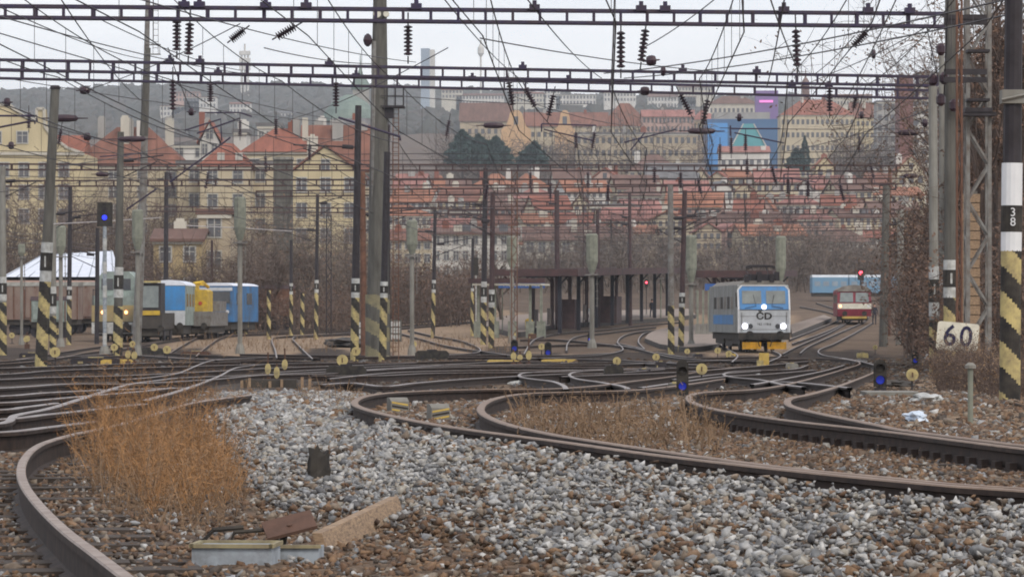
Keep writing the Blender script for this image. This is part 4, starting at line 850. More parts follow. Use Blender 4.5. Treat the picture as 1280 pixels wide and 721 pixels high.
# foreground: metal box, rusted cover, plank, stump
b = G(292, 708); root = thing('metal_trough', 'long pale blue metal box with yellow rim lying in the stones at bottom left', 'metal box', tuple(b), R(-4)); s_ = 1 / S(b.y)
W, H = 100 * s_, 27 * s_; mb = MB(); mb.box(-W * .5, 0, -.06, W, .28, H + .06); mb.build('body', 'box_blue', root); mb = MB(); mb.box(-W * .5, -.145, H - .004, W * 1.03, .02, .016); mb.box(-W * .5, .145, H - .004, W * 1.03, .02, .016); mb.box(-W, 0, H - .004, .02, .31, .016); mb.box(0, 0, H - .004, .02, .31, .016); mb.build('rim', 'roof_trim', root)
root.location = tuple(G(295 + 50, 708))
b = G(375, 702); root = thing('metal_trough', 'short pale blue metal box with yellow rim right of the long one', 'metal box', tuple(b), R(-4)); mb = MB(); mb.box(0, .05, -.06, .17, .2, .085 + .04); mb.build('body', 'box_blue', root); mb = MB(); mb.box(0, -.055, .062, .19, .02, .014); mb.build('rim', 'roof_trim', root)
b = G(362, 697); root = thing('rusty_cover', 'tilted rusty steel cover plate propped on a black bracket over the blue boxes', 'cover plate', tuple(b)); mb = MB(); mb.box(0, 0, 0, .22, .17, .014); o = mb.build('plate', 'rust', root); o.location = (.0, 0, .135); o.rotation_euler = (R(22), R(-14), R(8))
mb = MB(); mb.tube([(0, -.02, 0), (0, -.02, .022)], .012, 8); o2 = mb.build('knob', 'rust', o)
mb = MB(); mb.bar((-.07, .0, -.02), (-.06, .02, .12), .03, .02); mb.bar((-.05, -.06, -.03), (-.02, .0, .11), .03, .02); mb.tube([(-.20, .02, 0), (-.26, .02, .06), (-.24, .02, .11), (-.1, .03, .12)], .01, 6); mb.tube([(-.36, .02, -.02), (-.38, .02, .07), (-.33, .02, .12), (-.2, .03, .13)], .012, 6); mb.build('bracket', 'black', root)
a, c = G(405, 692), G(502, 654); root = thing('wooden_plank', 'pale worn wooden plank lying on edge in the ballast at the bottom', 'plank', tuple(a)); mb = MB(); d = (c - a); u = Vector((d.x, d.y, 0)).normalized(); nrm = Vector((u.y, -u.x, 0)) * .022
A, B = a + Vector((0, 0, .0)), c + Vector((0, 0, .02)); hh = Vector((0, 0, .115)) - nrm * 1.8
vs = [A + nrm, B + nrm, B + nrm + hh, A + nrm + hh * .8, A - nrm, B - nrm, B - nrm + hh, A - nrm + hh * .8]; mb.add(vs, [(0, 1, 2, 3), (7, 6, 5, 4), (0, 4, 5, 1), (3, 2, 6, 7), (1, 5, 6, 2), (0, 3, 7, 4)]); mb.build('board', 'wood', root, world=True)
b = G(397, 609); root = thing('stump', 'charred black wooden stump standing in the pale gravel', 'stump', tuple(b)); rs = random.Random(2); vs = []; fs = []; n = 12; s_ = 1 / S(b.y)
for k in range(7):
    for j in range(n): a = 2 * math.pi * j / n; r = (14.5 - k * .5) * s_ * (1 + .22 * math.sin(3 * a + 1) + rs.uniform(-.14, .14)); vs.append((r * math.cos(a), r * .7 * math.sin(a), (k * 8.6 + (rs.uniform(-12, 9) if k == 6 else 0)) * s_ - .02))
for k in range(6):
    for j in range(n): fs.append((k * n + j, k * n + (j + 1) % n, (k + 1) * n + (j + 1) % n, (k + 1) * n + j))
fs.append(tuple(range(6 * n, 7 * n))); mb = MB(); mb.add(vs, fs); mb.build('trunk', 'black', root)
# right: slab, bags, short pipe post
a = G(1112, 497); root = thing('concrete_slab', 'long flat concrete slab by the right dwarf signal', 'slab', tuple(a)); mb = MB(); mb.box(0, 0, -.02, 66 / S(a.y), 1.1, .11); mb.build('slab', 'concrete', root)
def blob(name, lab, cat, px, py, w_, h_, m_, seed, dep=.35):
    b = G(px, py); s_ = 1 / S(b.y); root = thing(name, lab, cat, tuple(b)); rs = random.Random(seed); bm = bmesh.new(); bmesh.ops.create_icosphere(bm, subdivisions=3, radius=1)
    for v in bm.verts:
        n = mnoise.noise(v.co * 1.8 + Vector((seed, 0, 0))) * .55 + mnoise.noise(v.co * 5 + Vector((seed, 4, 0))) * .2; v.co *= 1 + n; v.co = Vector((v.co.x * w_ / 2 * s_, v.co.y * dep, max(-.02, (v.co.z * .6 + .4) * h_ * s_)))
    me = bpy.data.meshes.new('body'); bm.to_mesh(me); bm.free(); me.materials.append(M[m_]); o = bpy.data.objects.new('body', me); col.objects.link(o); o.parent = root; return root
blob('plastic_bag', 'crumpled pale blue plastic bag nearest the rail at right', 'bag', 1144, 527, 30, 13, 'bag', 3)
blob('plastic_bag', 'white crumpled sheet lying behind the blue bag at right', 'bag', 1160, 503, 40, 12, 'white', 9)
blob('plastic_bag', 'small white scrap by the small blue dwarf signal', 'litter', 1163, 448, 12, 8, 'white', 12)
blob('sleeper_debris', 'dark heap of old couplings beside the right dwarf signal', 'scrap heap', 1124, 484, 34, 9, 'under', 5)
blob('gravel_heap', 'dark low heap of cinders left of the tower mast', 'heap', 432, 434, 46, 12, 'under', 7, 2)
blob('stone_block', 'pale stone lump at the curved rail tip', 'stone', 468, 535, 26, 11, 'concrete', 8, .12)
b = G(1213, 531); root = thing('pipe_post', 'short pale pipe post with cap in front of the brown bush', 'post', tuple(b)); s_ = 1 / S(b.y); H = 72 * s_; mb = MB(); mb.tube([(0, 0, -.1), (0, 0, H)], 3.4 * s_, 10); mb.build('pipe', 'signal_back', root); mb = MB(); mb.lathe((0, 0, H), [(7 * s_, -.01), (7 * s_, .02), (3 * s_, .045)], 10); mb.build('cap', 'concrete', root)
b = G(955, 461); root = thing('buffer_post', 'thick yellow post between the rails before the blue locomotive', 'post', tuple(b)); s_ = 1 / S(b.y); mb = MB(); mb.box(0, 0, -.1, 12 * s_, .3, 20 * s_ + .1); mb.build('post', 'yellow', root); mb = MB(); mb.box(-5 * s_, -.05, 0, 8 * s_, .3, 11 * s_); mb.build('box', 'yellow_pale', root)
for px_, py_, w_, h_, lab in ((948, 472, 9, 5, 'white painted stone left of two'), (965, 474, 10, 5, 'white painted stone right of two'), (876, 487, 6, 5, 'white painted stone by the central dwarf signal'), (902, 487, 5, 4, 'small white painted stone before the curved rail'), (668, 482, 12, 5, 'white painted stone in the middle rails'), (645, 481, 18, 5, 'pale flat stone in the middle rails')):
    blob('painted_stone', lab, 'stone', px_, py_, w_, h_, 'white', int(px_), .1)
# board stacks near the tower mast
for px_, py_, lab in ((454, 425, 'grid of pale boxes left of the tower mast foot'), (492, 424, 'grid of pale boxes right of the tower mast foot')):
    b = G(px_, py_ + 3); s_ = 1 / S(b.y); root = thing('relay_cabinet', lab, 'cabinet', tuple(b)); w_ = 26 if px_ < 470 else 20; mb = MB(); mb.box(0, 0, 0, w_ * s_, .4, 27 * s_); mb.build('cabinet', 'concrete_dark', root)
    for i in range(4 if w_ > 22 else 3):
        for j in range(3): mb = MB(); mb.box((-w_ / 2 + 3.2 + i * 6.2) * s_, -.22, (3 + j * 8) * s_, 5.0 * s_, .06, 6.3 * s_); mb.build('panel', 'white', root)
a = G(415, 410); 
# people
def person(px, Y, H, lab, m_='cloth_dark', rz=0):
    b = GY(px, Y, .3 if Y > 300 else 0); root = thing('person', lab, 'person', tuple(b), rz); k = H / 1.75
    me = bpy.data.meshes.new('body'); J = [(0, 0, .95), (.1, 0, .9), (.11, -.03, .5), (.11, .02, .08), (.11, -.16, .03), (-.1, 0, .9), (-.12, .08, .5), (-.12, .14, .08), (-.12, 0, .03), (0, 0, 1.2), (0, 0, 1.42), (.19, 0, 1.4), (.25, .02, 1.12), (.24, -.1, .88), (-.19, 0, 1.4), (-.25, .02, 1.12), (-.24, -.1, .88), (0, -.01, 1.52), (0, -.02, 1.64), (0, -.02, 1.74)]
    E = [(0, 1), (1, 2), (2, 3), (3, 4), (0, 5), (5, 6), (6, 7), (7, 8), (0, 9), (9, 10), (10, 11), (11, 12), (12, 13), (10, 14), (14, 15), (15, 16), (10, 17), (17, 18), (18, 19)]
    rad = [.16, .11, .075, .05, .045, .11, .075, .05, .045, .15, .16, .075, .055, .04, .075, .055, .04, .06, .1, .08]
    me.from_pydata([tuple(c * k for c in j) for j in J], E, []); o = bpy.data.objects.new('tmp', me); col.objects.link(o); md = o.modifiers.new('s', 'SKIN'); sv = me.skin_vertices[0].data
    for v, r in zip(sv, rad): v.radius = (r * k, r * k * .85)
    sv[0].use_root = True; o.modifiers.new('u', 'SUBSURF').levels = 1; dg = bpy.context.evaluated_depsgraph_get(); m2 = bpy.data.meshes.new_from_object(o.evaluated_get(dg)); bpy.data.objects.remove(o)
    m2.materials.clear(); m2.materials.append(M[m_]); m2.materials.append(M['skin'])
    for p in m2.polygons: p.material_index = 1 if (p.center.z > 1.5 * k or (p.center.z < .95 * k and abs(p.center.x) > .2 * k)) else 0
    bo = bpy.data.objects.new('body', m2); col.objects.link(bo); bo.parent = root
    mb = MB(); mb.lathe((0, .01, 0), [(.09 * k, 1.66 * k), (.112 * k, 1.72 * k), (.09 * k, 1.80 * k), (.03 * k, 1.83 * k)], 10); mb.build('hair', 'hair', root)
person(815, 375, 1.75, 'person in dark clothes walking on the platform beyond the canopy', rz=.4)
person(1093, 340, 1.78, 'person in dark clothes standing right of the red railcar')
person(741, 345, 1.7, 'person in a dark coat waiting under the canopy behind the pale signal', rz=1.0)
# ------------------------------------------------------------------ trains
def wheels(root, ys, half=.75, r=.5, gauge=.75):
    for y in ys:
        mb = MB()
        for x in (-gauge, gauge): mb.disc((x, y, r), r, .13, 18, 'x')
        mb.tube([(-gauge, y, r), (gauge, y, r)], .08, 6); mb.build('wheelset', 'steel_dark', root)
def buffers(root, y, z=1.05, x=.87, m='black', sg=-1):
    for s in (-x, x):
        mb = MB(); mb.tube([(s, y, z), (s, y + sg * .45, z)], .09, 8); mb.disc((s, y + sg * .48, z), .23, .05, 14); mb.build('buffer', m, root)
def quad_part(name, m, root, pts, th=.006, off=(0, -.003, 0)):
    """thin plate on a surface given by a polygon, slightly proud of it"""
    pts = [Vector(p) + Vector(off) for p in pts]; n = (pts[1] - pts[0]).cross(pts[2] - pts[1]).normalized(); 
    mb = MB(); k = len(pts); d = n * th; mb.add([p for p in pts] + [p + d for p in pts], [tuple(range(k)), tuple(reversed(range(k, 2 * k)))] + [(j, (j + 1) % k, (j + 1) % k + k, j + k) for j in range(k)]); return mb.build(name, m, root)
# blue and white electric locomotive, its nose towards the camera
Yl = 228; c = GY(955, Yl, .03); root = thing('locomotive', 'blue and white electric locomotive with lit headlights coming out of the station', 'locomotive', tuple(c), R(3.2))
Lx = 16.2; hw = 1.46
prof = [(0, 1.12), (0, 2.42), (.42, 3.78), (.62, 3.86), (Lx - .62, 3.86), (Lx - .42, 3.78), (Lx, 2.42), (Lx, 1.12)]
mb = MB(); mb.prism(prof, -hw, hw, 'x'); mb.build('body', 'loco_grey', root)
mb = MB(); mb.prism([(-1.38, 3.84), (-1.0, 4.1), (1.0, 4.1), (1.38, 3.84)], .75, Lx - .75, 'y'); mb.build('roof', 'loco_roof', root)
sl = lambda z: .42 * (z - 2.42) / 1.36 if z > 2.42 else 0
F3 = lambda x, z, o=0: (x, sl(z) - o, z)
quad_part('white_mask', 'loco_white', root, [F3(-hw, 1.14), F3(hw, 1.14), F3(hw, 2.42), F3(-hw, 2.42)], .02, (0, -.022, 0))
quad_part('blue_mask', 'loco_blue', root, [F3(-hw, 2.44), F3(hw, 2.44), F3(hw, 3.6), F3(hw - .22, 3.80), F3(-hw + .22, 3.80), F3(-hw, 3.6)], .02, (0, -.022, 0))
fr = [F3(-hw, 1.14), F3(-hw, 2.42), F3(-hw, 3.58), F3(-hw + .22, 3.82), F3(hw - .22, 3.82), F3(hw, 3.58), F3(hw, 2.42), F3(hw, 1.14)]
mb = MB()
for a, b in zip(fr, fr[1:]): mb.bar(Vector(a) + Vector((0, -.04, 0)), Vector(b) + Vector((0, -.04, 0)), .09, .07)
mb.build('white_edging', 'white_clean', root)
for s in (-1, 1):
    quad_part('windscreen', 'glass_cab', root, [F3(s * .69 - .55, 2.78), F3(s * .69 + .55, 2.78), F3(s * .69 + .55, 3.52), F3(s * .69 - .55, 3.52)], .02, (0, -.05, 0))
    mb = MB(); mb.tube([F3(s * 1.1, 2.52, .09), F3(s * .45, 2.66, .09), F3(s * .6, 3.3, .09)], .015, 4); mb.build('wiper', 'black', root)
    mb = MB(); mb.disc((s * 1.10, -.06, 1.50), .15, .07, 16); mb.build('headlight', 'lamp_white', root)
    mb = MB(); mb.disc((s * .78, -.05, 1.50), .14, .05, 16); mb.build('marker_lamp', 'glass', root)
    mb = MB(); mb.box(s * .72, -.12, .20, 1.08, .12, .40); mb.build('snow_plough', 'orange', root)
    mb = MB(); mb.box(s * .82, -.06, .74, .72, .10, .36); mb.build('buffer_panel', 'under', root)
    for k in range(6):
        mb = MB(); mb.box(s * (hw + .01), 3.4 + k * 1.8, 2.5, .02, 1.2, .7); mb.build('side_grille', 'under' if k % 2 else 'loco_roof', root)
    mb = MB(); mb.box(s * (hw + .012), .95, 2.6, .02, .7, .8); mb.build('cab_window', 'glass', root)
    mb = MB(); mb.box(s * (hw + .012), 1.95, 1.35, .02, .62, 2.1); mb.build('cab_door', 'loco_grey', root)
    mb = MB(); mb.box(s * (hw + .006), Lx / 2, 1.6, .012, Lx - 5.5, .55); mb.build('side_stripe', 'loco_blue', root)
mb = MB(); mb.disc(F3(0, 2.60, .07), .13, .07, 14); mb.build('top_headlight', 'lamp_white', root)
text_part('ČD', .52, 'black', root, (0, -.05, 2.06), name='emblem', sx=1.2, bold=.035)
text_part('162 118-6', .20, 'black', root, (0, -.05, 1.62), name='running_number')
buffers(root, -.02, 1.02, .87); mb = MB(); mb.box(0, -.05, .72, 2.9, .3, .42); mb.box(0, -.3, .85, .16, .4, .18); mb.disc((0, -.26, .94), .16, .1, 12); mb.build('buffer_beam', 'under', root)
mb = MB(); mb.box(0, Lx / 2, .72, 2.5, Lx - .6, .42); mb.box(0, Lx / 2, .3, 2.3, 3.4, .5)
mb.build('underframe', 'under', root); wheels(root, (2.2, 5.4, Lx - 5.4, Lx - 2.2), r=.61)
for y in (3.8, Lx - 3.8): mb = MB(); mb.box(-1.12, y, .45, .16, 4.4, .45); mb.box(1.12, y, .45, .16, 4.4, .45); mb.build('bogie', 'under', root)
pn = MB()
for y in (2.4,):
    for s in (-.55, .55): pn.tube([(s, y - .6, 4.15), (s * 1.1, y + 1.2, 4.75), (s * .5, y - .6, 4.95)], .035, 5)
    for z in (4.90, 4.98): pn.tube([(-.85, y - .7, z - .08), (-.6, y - .7, z), (.6, y - .7, z), (.85, y - .7, z - .08)], .04, 5)
    for x in (-.6, .6): pn.lathe((x, y - .8, 4.05), [(.1, 0), (.14, .08), (.08, .16), (.14, .24), (.08, .32)], 8)
    for q in range(6): pn.box(-.9 + q * .36, y - 1.5 + (q % 2) * .5, 4.02, .26, .4, .35 + .12 * (q % 3))
    pn.box(0, y, 4.35, 1.5, 1.6, .12); pn.box(0, y - 1.2, 4.0, 1.3, .5, .45)
pn.build('pantograph', 'steel_dark', root)
for s_x in (-1, 1):
    mb = MB(); mb.tube([(s_x * 1.28, -.10, 1.2), (s_x * 1.28, -.10, 2.3)], .018, 5); mb.build('handrail', 'steel_grey', root)
    mb = MB(); mb.tube([(s_x * .35, -.28, .95), (s_x * .38, -.42, .6), (s_x * .3, -.34, .35)], .03, 5); mb.build('brake_hose', 'black', root)
mb = MB()
for z in (1.30, 2.06): mb.box(0, -.045, z, 2.7, .012, .018)
mb.box(0, -.05, 2.425, 2.86, .03, .03); mb.build('panel_seam', 'under', root)
# red and cream railcar
c = GY(1068, 357, .03); root = thing('railcar', 'small dark red railcar with cream band and round roof at right of the station', 'railcar', tuple(c), R(-3)); hw = 1.5; Lx = 14
mb = MB(); mb.prism([(0, .75), (-.06, 1.3), (0, 1.9), (.32, 3.0), (.4, 3.1), (Lx, 3.1), (Lx, .75)], -hw, hw, 'x'); mb.build('body', 'red_dark', root)
rp = [(hw * math.cos(math.pi * k / 10), 2.98 + .58 * math.sin(math.pi * k / 10)) for k in range(11)]; mb = MB(); mb.prism(rp, .2, Lx, 'y'); mb.build('roof', 'loco_roof', root)
quad_part('cream_band', 'cream', root, [(-hw, 0, 1.42), (hw, 0, 1.42), (hw, -.0, 1.9), (-hw, -.0, 1.9)], .02, (0, -.075, 0))
for s in (-1, 1):
    quad_part('windscreen', 'glass_cab', root, [(s * .7 - .6, .03, 2.02), (s * .7 + .6, .03, 2.02), (s * .68 + .55, .28, 2.86), (s * .68 - .55, .28, 2.86)], .02, (0, -.04, 0))
    mb = MB(); mb.disc((s * 1.25, -.1, 1.66), .12, .06, 12); mb.build('headlight', 'lamp_orange' if s < 0 else 'white_clean', root)
    for k in range(6): mb = MB(); mb.box(s * (hw + .01), 1.8 + k * 2, 1.95, .02, 1.3, .75); mb.build('window', 'glass', root)
buffers(root, -.05, 1.0, .87); mb = MB(); mb.box(0, .1, .55, 2.2, .2, .22); mb.build('bumper_rail', 'yellow', root); mb = MB(); mb.box(0, Lx / 2, .4, 2.4, Lx - 1, .4); mb.build('underframe', 'under', root); wheels(root, (3, 10), r=.45)
# grey and yellow diesel
c = GY(143, 272, .03); root = thing('diesel_locomotive', 'grey green and yellow diesel locomotive with two orange lamps on the left siding', 'locomotive', tuple(c), R(-2)); Lx = 12.5; hw = 1.55
mb = MB(); mb.prism([(-1.25, 2.85), (-1.25, 4.0), (-.85, 4.35), (.85, 4.35), (1.25, 4.0), (1.25, 2.85)], .9, 4.2, 'y'); mb.build('cab', 'grey_green', root)
mb = MB(); mb.box(0, Lx / 2, 1.25, 2 * hw, Lx, 1.0); M['faded_yellow'] = mat('faded_yellow', (.38, .29, .13), (.25, .21, .13), scale=1.2); mb.build('body', 'faded_yellow', root)
mb = MB(); mb.box(0, Lx / 2 + .05, 2.25, 2 * hw - .02, Lx - .1, .6); mb.build('hood', 'grey_green', root)
mb = MB(); mb.box(0, 8.2, 2.85, 2.1, 7, .9); mb.build('engine_hood', 'grey_green', root)
for s in (-1, 1):
    mb = MB(); mb.disc((s * .80, -.03, 1.82), .11, .08, 12); mb.build('headlight', 'lamp_orange', root)
    quad_part('cab_window', 'glass', root, [(s * .6 - .4, .9, 3.2), (s * .6 + .4, .9, 3.2), (s * .6 + .4, .9, 3.9), (s * .6 - .4, .9, 3.9)], .02, (0, -.02, 0))
    mb = MB(); mb.box(s * .85, -.04, .55, .65, .12, .5); mb.build('step_recess', 'under', root)
    mb = MB(); mb.box(s * 1.45, -.02, 2.25, .05, .05, 1.0); mb.bar((s * 1.45, -.02, 3.2), (s * 1.45, 2, 3.2), .05); mb.build('handrail', 'steel_dark', root)
mb = MB(); mb.box(0, .1, .5, 2 * hw, .3, .7); mb.build('bumper_beam', 'white', root); buffers(root, -.02, 1.0, .87, 'under'); mb = MB(); mb.box(0, Lx / 2, .35, 2.6, Lx - .8, .9); mb.build('underframe', 'under', root); wheels(root, (2, 5, 8, 11))
root.scale = (1, 1, 1.1)
# tracked machine cab
def body_vehicle(name, lab, cat, px, Y, rz, W, Lx, H, m_, roof_m=None, z0=.9, front=None, curve=.25):
    c = GY(px, Y, .03); root = thing(name, lab, cat, tuple(c), rz); mb = MB(); mb.box(0, Lx / 2, z0, W, Lx, H - z0); mb.build('body', m_, root)
    if roof_m: rp = [(W / 2 * 1.02 * math.cos(math.pi * k / 8), H - .01 + curve * math.sin(math.pi * k / 8)) for k in range(9)]; mb = MB(); mb.prism(rp, -.05, Lx + .05, 'y'); mb.build('roof', roof_m, root)
    mb = MB(); mb.box(0, Lx / 2, .45, W * .85, Lx * .95, z0 - .46); mb.build('underframe', 'under', root); n = max(2, int(Lx / 4)); wheels(root, [Lx * (k + .5) / n for k in range(n)], r=.42); buffers(root, -.01, .95, .8); return root
r_ = body_vehicle('track_machine', 'dark maintenance machine cab with glass front between the diesel and the blue railbus', 'rail vehicle', 187, 268, R(-2), 1.7, 7, 2.0, 'under')
mb = MB(); mb.prism([(-.05, 2.0), (.15, 4.0), (2.4, 4.0), (2.4, 2.0)], -.75, .75, 'x'); cb = mb.build('cab', 'steel_dark', r_); quad_part('windscreen', 'glass_cab', cb, [(-.6, -.0, 2.35), (.6, -.0, 2.35), (.6, .15, 3.8), (-.6, .15, 3.8)], .03, (0, -.05, 0))
mb = MB(); mb.box(0, 0, 4.02, 1.5, .2, .12); mb.build('light_bar', 'yellow_pale', cb); mb = MB(); mb.box(0, -.08, 1.85, 1.4, .06, .3); mb.build('yellow_beam', 'crane_yellow', r_)
mb = MB(); mb.box(0, -.06, .95, 1.3, .06, .8); mb.build('apron', 'under', r_)
r_ = body_vehicle('railbus', 'blue and white railbus with curved white roof left of the yellow crane machine', 'railcar', 211, 275, R(0), 2.3, 9.0, 3.55, 'grey_green', 'roof_white', 1.0, curve=.35)
quad_part('blue_front', 'loco_blue', r_, [(-1.12, 0, 1.95), (1.12, 0, 1.95), (1.12, 0, 3.5), (-1.12, 0, 3.5)], .02, (0, -.03, 0)); quad_part('white_skirt', 'loco_white', r_, [(-1.12, 0, 1.02), (1.12, 0, 1.02), (1.12, 0, 1.93), (-1.12, 0, 1.93)], .02, (0, -.03, 0))
quad_part('number_panel', 'under', r_, [(-.1, 0, 1.1), (.35, 0, 1.1), (.35, 0, 1.6), (-.1, 0, 1.6)], .02, (0, -.06, 0))
for k in range(3): mb = MB(); mb.box(1.16, 1.6 + k * 2.4, 2.2, .02, 1.3, .8); mb.build('window', 'glass', r_)
mb = MB(); mb.disc((-.9, -.06, 3.62), .16, .1, 12); mb.disc((-.9, -.06, 3.1), .13, .1, 12); mb.build('lamps', 'black', r_)
r_.scale = (1, 1, 1.08)
r_ = body_vehicle('crane_wagon', 'yellow hydraulic crane on a grey rail wagon', 'rail vehicle', 242, 282, R(-3), 2.5, 9.5, 1.95, 'steel_grey', None, .95)
mb = MB(); mb.prism([(-.75, 1.97), (.85, 1.97), (.85, 3.4), (.65, 3.52), (-.75, 3.52)], 1, 4.0, 'y'); mb.build('crane_house', 'crane_yellow', r_)
mb = MB(); mb.tube([(-.4, 2, 3.5), (-.25, 2.1, 3.95), (.3, 2.6, 4.05), (.6, 3.4, 3.7)], .12, 8); mb.box(-.2, 2, 3.5, .6, .7, .35); mb.box(.2, 2.6, 3.8, .4, .5, .3); mb.build('folded_boom', 'crane_yellow', r_)
mb = MB(); mb.disc((.35, .96, 2.55), .14, .03, 12); M['roundel'] = mat('roundel', (.5, .08, .04)); mb.build('red_roundel', 'roundel', r_)
mb = MB(); mb.box(0, 7, 1.97, 2.4, 4, .75); mb.build('tool_box', 'steel_grey', r_)
r_ = body_vehicle('service_railcar', 'bright blue service railcar at the right end of the left train', 'railcar', 270, 296, R(-14), 2.6, 6.2, 3.5, 'blue_grimy', 'roof_white', 1.0, curve=.22)
quad_part('windscreen', 'glass', r_, [(-1.1, 0, 2.3), (1.1, 0, 2.3), (1.1, 0, 3.1), (-1.1, 0, 3.1)], .02, (0, -.03, 0)); quad_part('pale_band', 'loco_white', r_, [(-1.28, 0, 3.15), (1.28, 0, 3.15), (1.28, 0, 3.38), (-1.28, 0, 3.38)], .02, (0, -.03, 0))
for k in range(2): mb = MB(); mb.box(1.31, 1.6 + k * 2.4, 2.2, .02, 1.3, .8); mb.build('window', 'glass', r_)
for s in (-1, 1): mb = MB(); mb.disc((s * .9, -.05, 1.7), .12, .06, 12); mb.build('headlight', 'white_clean', r_)
r_.scale = (1, 1, 1.07)
# brown freight wagons
def wagon(px, Y, rz, Lx, lab, m_='wagon_brown', H=3.7):
    c = GY(px, Y, .03); root = thing('freight_wagon', lab, 'freight wagon', tuple(c), rz, 'freight wagons at left'); mb = MB(); mb.box(Lx / 2, 0, 1.15, Lx, 2.7, H - 1.15); mb.build('body', m_, root)
    mb = MB(); n = int(Lx / .8)
    for k in range(n + 1): mb.box(k * Lx / n, -1.38, 1.15, .08, .06, H - 1.2)
    mb.build('ribs', 'steel_rust', root); mb = MB(); mb.prism([(-1.4, H - .02), (-1.0, H + .28), (1.0, H + .28), (1.4, H - .02)], -.05, Lx + .05, 'x'); mb.build('roof', 'concrete' if m_ == 'wagon_brown' else 'steel_brown', root)
    mb = MB(); mb.box(Lx / 2, -1.42, 1.3, 2.2, .06, H - 1.5); mb.build('sliding_door', 'wagon_brown' if m_ == 'wagon_brown' else m_, root)
    mb = MB(); mb.box(Lx / 2, 0, .75, Lx * .98, 2.2, .38); mb.build('underframe', 'under', root)
    for k in (.14, .26, .74, .86):
        mb = MB(); 
        for y in (-.75, .75): mb.disc((Lx * k, y, .46), .46, .13, 16)
        mb.tube([(Lx * k, -.75, .46), (Lx * k, .75, .46)], .07, 6); mb.build('wheelset', 'steel_dark', root)
    return root
wagon(8, 305, R(-3), 6.3 * .9, 'rusty brown freight wagon, leftmost before the white hall'); wagon(118 - 46, 312, R(-3), 6.5, 'rusty brown freight wagon left of the grey green diesel'); 
wagon(42, 290, R(-2), 2.5, 'small dark green wagon between the two rusty wagons', 'grey_green', 2.7)
wagon(284, 330, R(4), 5.5, 'dark brown tarpaulin wagon behind the bright blue service railcar', 'steel_rust', 3.4)
wagon(312, 345, R(4), 3.2, 'low dark wagon right of the blue service railcar', 'under', 2.4)
M['coach_blue'] = mat('coach_blue', (.13, .26, .40), (.17, .28, .38), scale=.8); M['coach_window'] = mat('coach_window', (.28, .34, .40), scale=.6)
for k, (px_, lab) in enumerate(((1014, 'left coach of the far pale blue train'), (1060, 'middle coach of the far pale blue train'), (1108, 'right coach of the far pale blue train'))):
    c = GY(px_, 480, .3); root = thing('coach', lab + ' behind the red railcar', 'coach', tuple(c), R(2)); Lx = 4.35; mb = MB(); mb.box(Lx / 2, 0, .9, Lx, 2.8, 2.5); mb.build('body', 'coach_blue', root)
    mb = MB(); mb.prism([(-1.4, 3.38), (-.9, 3.8), (.9, 3.8), (1.4, 3.38)], 0, Lx, 'x'); mb.build('roof', 'loco_white', root); mb = MB(); mb.box(Lx / 2, 0, .3, Lx * .95, 2.3, .6); mb.build('underframe', 'under', root)
    for j in range(4): mb = MB(); mb.box(.6 + j * 1.05, -1.41, 2.0, .7, .03, .75); mb.build('window', 'coach_window', root)
    root.scale = (1, 1, .74)
# ------------------------------------------------------------------ platforms and canopies
def slab(name, pts, h, m_='platform', lab=None):
    g = [G(x, y) for x, y in pts]; mb = MB(); n = len(g); top = [p + Vector((0, 0, h)) for p in g]
    mb.add([*g, *top], [tuple(range(n, 2 * n))], 0); mb.add([*[p - Vector((0, 0, .3)) for p in g], *top], [(j, (j + 1) % n, (j + 1) % n + n, j + n) for j in range(n)], 1)
    root = thing(name, lab, 'platform' if lab else None, tuple(g[0])); root['kind'] = 'structure'; mb.build('slab', [m_, 'kerb'], root, world=True); return root
def dens(p):
    return [(q.x, q.y) for q in catmull([(a, b, 0) for a, b in p], 5)]
slab('platform', dens([(600, 411), (640, 421), (664, 419), (672, 415), (700, 411), (760, 406.5), (835, 402), (870, 398)]) + [(860, 390), (700, 394), (625, 400)], .38)
slab('platform', dens([(806, 428), (812, 421), (828, 415), (870, 410), (915, 405)]) + [(915, 397), (960, 391), (985, 392), (975, 402)] + dens([(905, 427), (895, 436), (860, 440), (825, 436)]), .3)
slab('platform', [(990, 422), (1040, 401), (1030, 397), (988, 410)], .3)
def canopy(lab, pxa, Ya, pxb, Yb, W, H, nposts, hl=None):
    A, B = GY(pxa, Ya, .3), GY(pxb, Yb, .3); d = (B - A); Lc = Vector((d.x, d.y, 0)).length; an = math.atan2(-d.x, d.y); root = thing('platform_canopy', lab, 'canopy', tuple(A), an); zs = (B.z - A.z) / Lc
    def sh(mb):
        mb.v = [(x, y, z + y * zs) for x, y, z in mb.v]; return mb
    mb = MB(); mb.prism([(-W / 2, H + .05), (0, H - .25), (W / 2, H + .05), (W / 2, H + .28), (0, H - .02), (-W / 2, H + .28)], 0, Lc, 'y'); sh(mb).build('roof', 'canopy_under', root)
    mb = MB()
    for s in (-1, 1): mb.box(s * (W / 2 + .04), Lc / 2, H - .12, .08, Lc, .52)
    mb.box(0, -.04, H - .12, W, .06, .52); sh(mb).build('fascia', 'canopy_red', root)
    for k in range(nposts):
        y = 1 + (Lc - 2) * k / (nposts - 1)
        for s in (-1, 1):
            mb = MB(); x = s * W * .28; mb.box(x, y, -.1, .28, .28, H + .1); mb.bar((x, y, H - .8), (x + s * .7, y, H), .12); o = mb.build('post', 'canopy_under' if s > 0 else 'steel_brown', root); o.location.z = y * zs
    return root, Lc, zs
cr_, Lc, zs = canopy('long dark platform canopy with dull red edge in the station centre', 668, 300, 812, 385, 6.4, 4.3, 8)
for k, y in enumerate((14, 44)): mb = MB(); mb.box(.9, y, .0, 1.4, 4, 2.3); o = mb.build('waiting_shelter', 'steel_brown', cr_); o.location.z = y * zs  # dark brown here deepens the canopy's shadow by colour
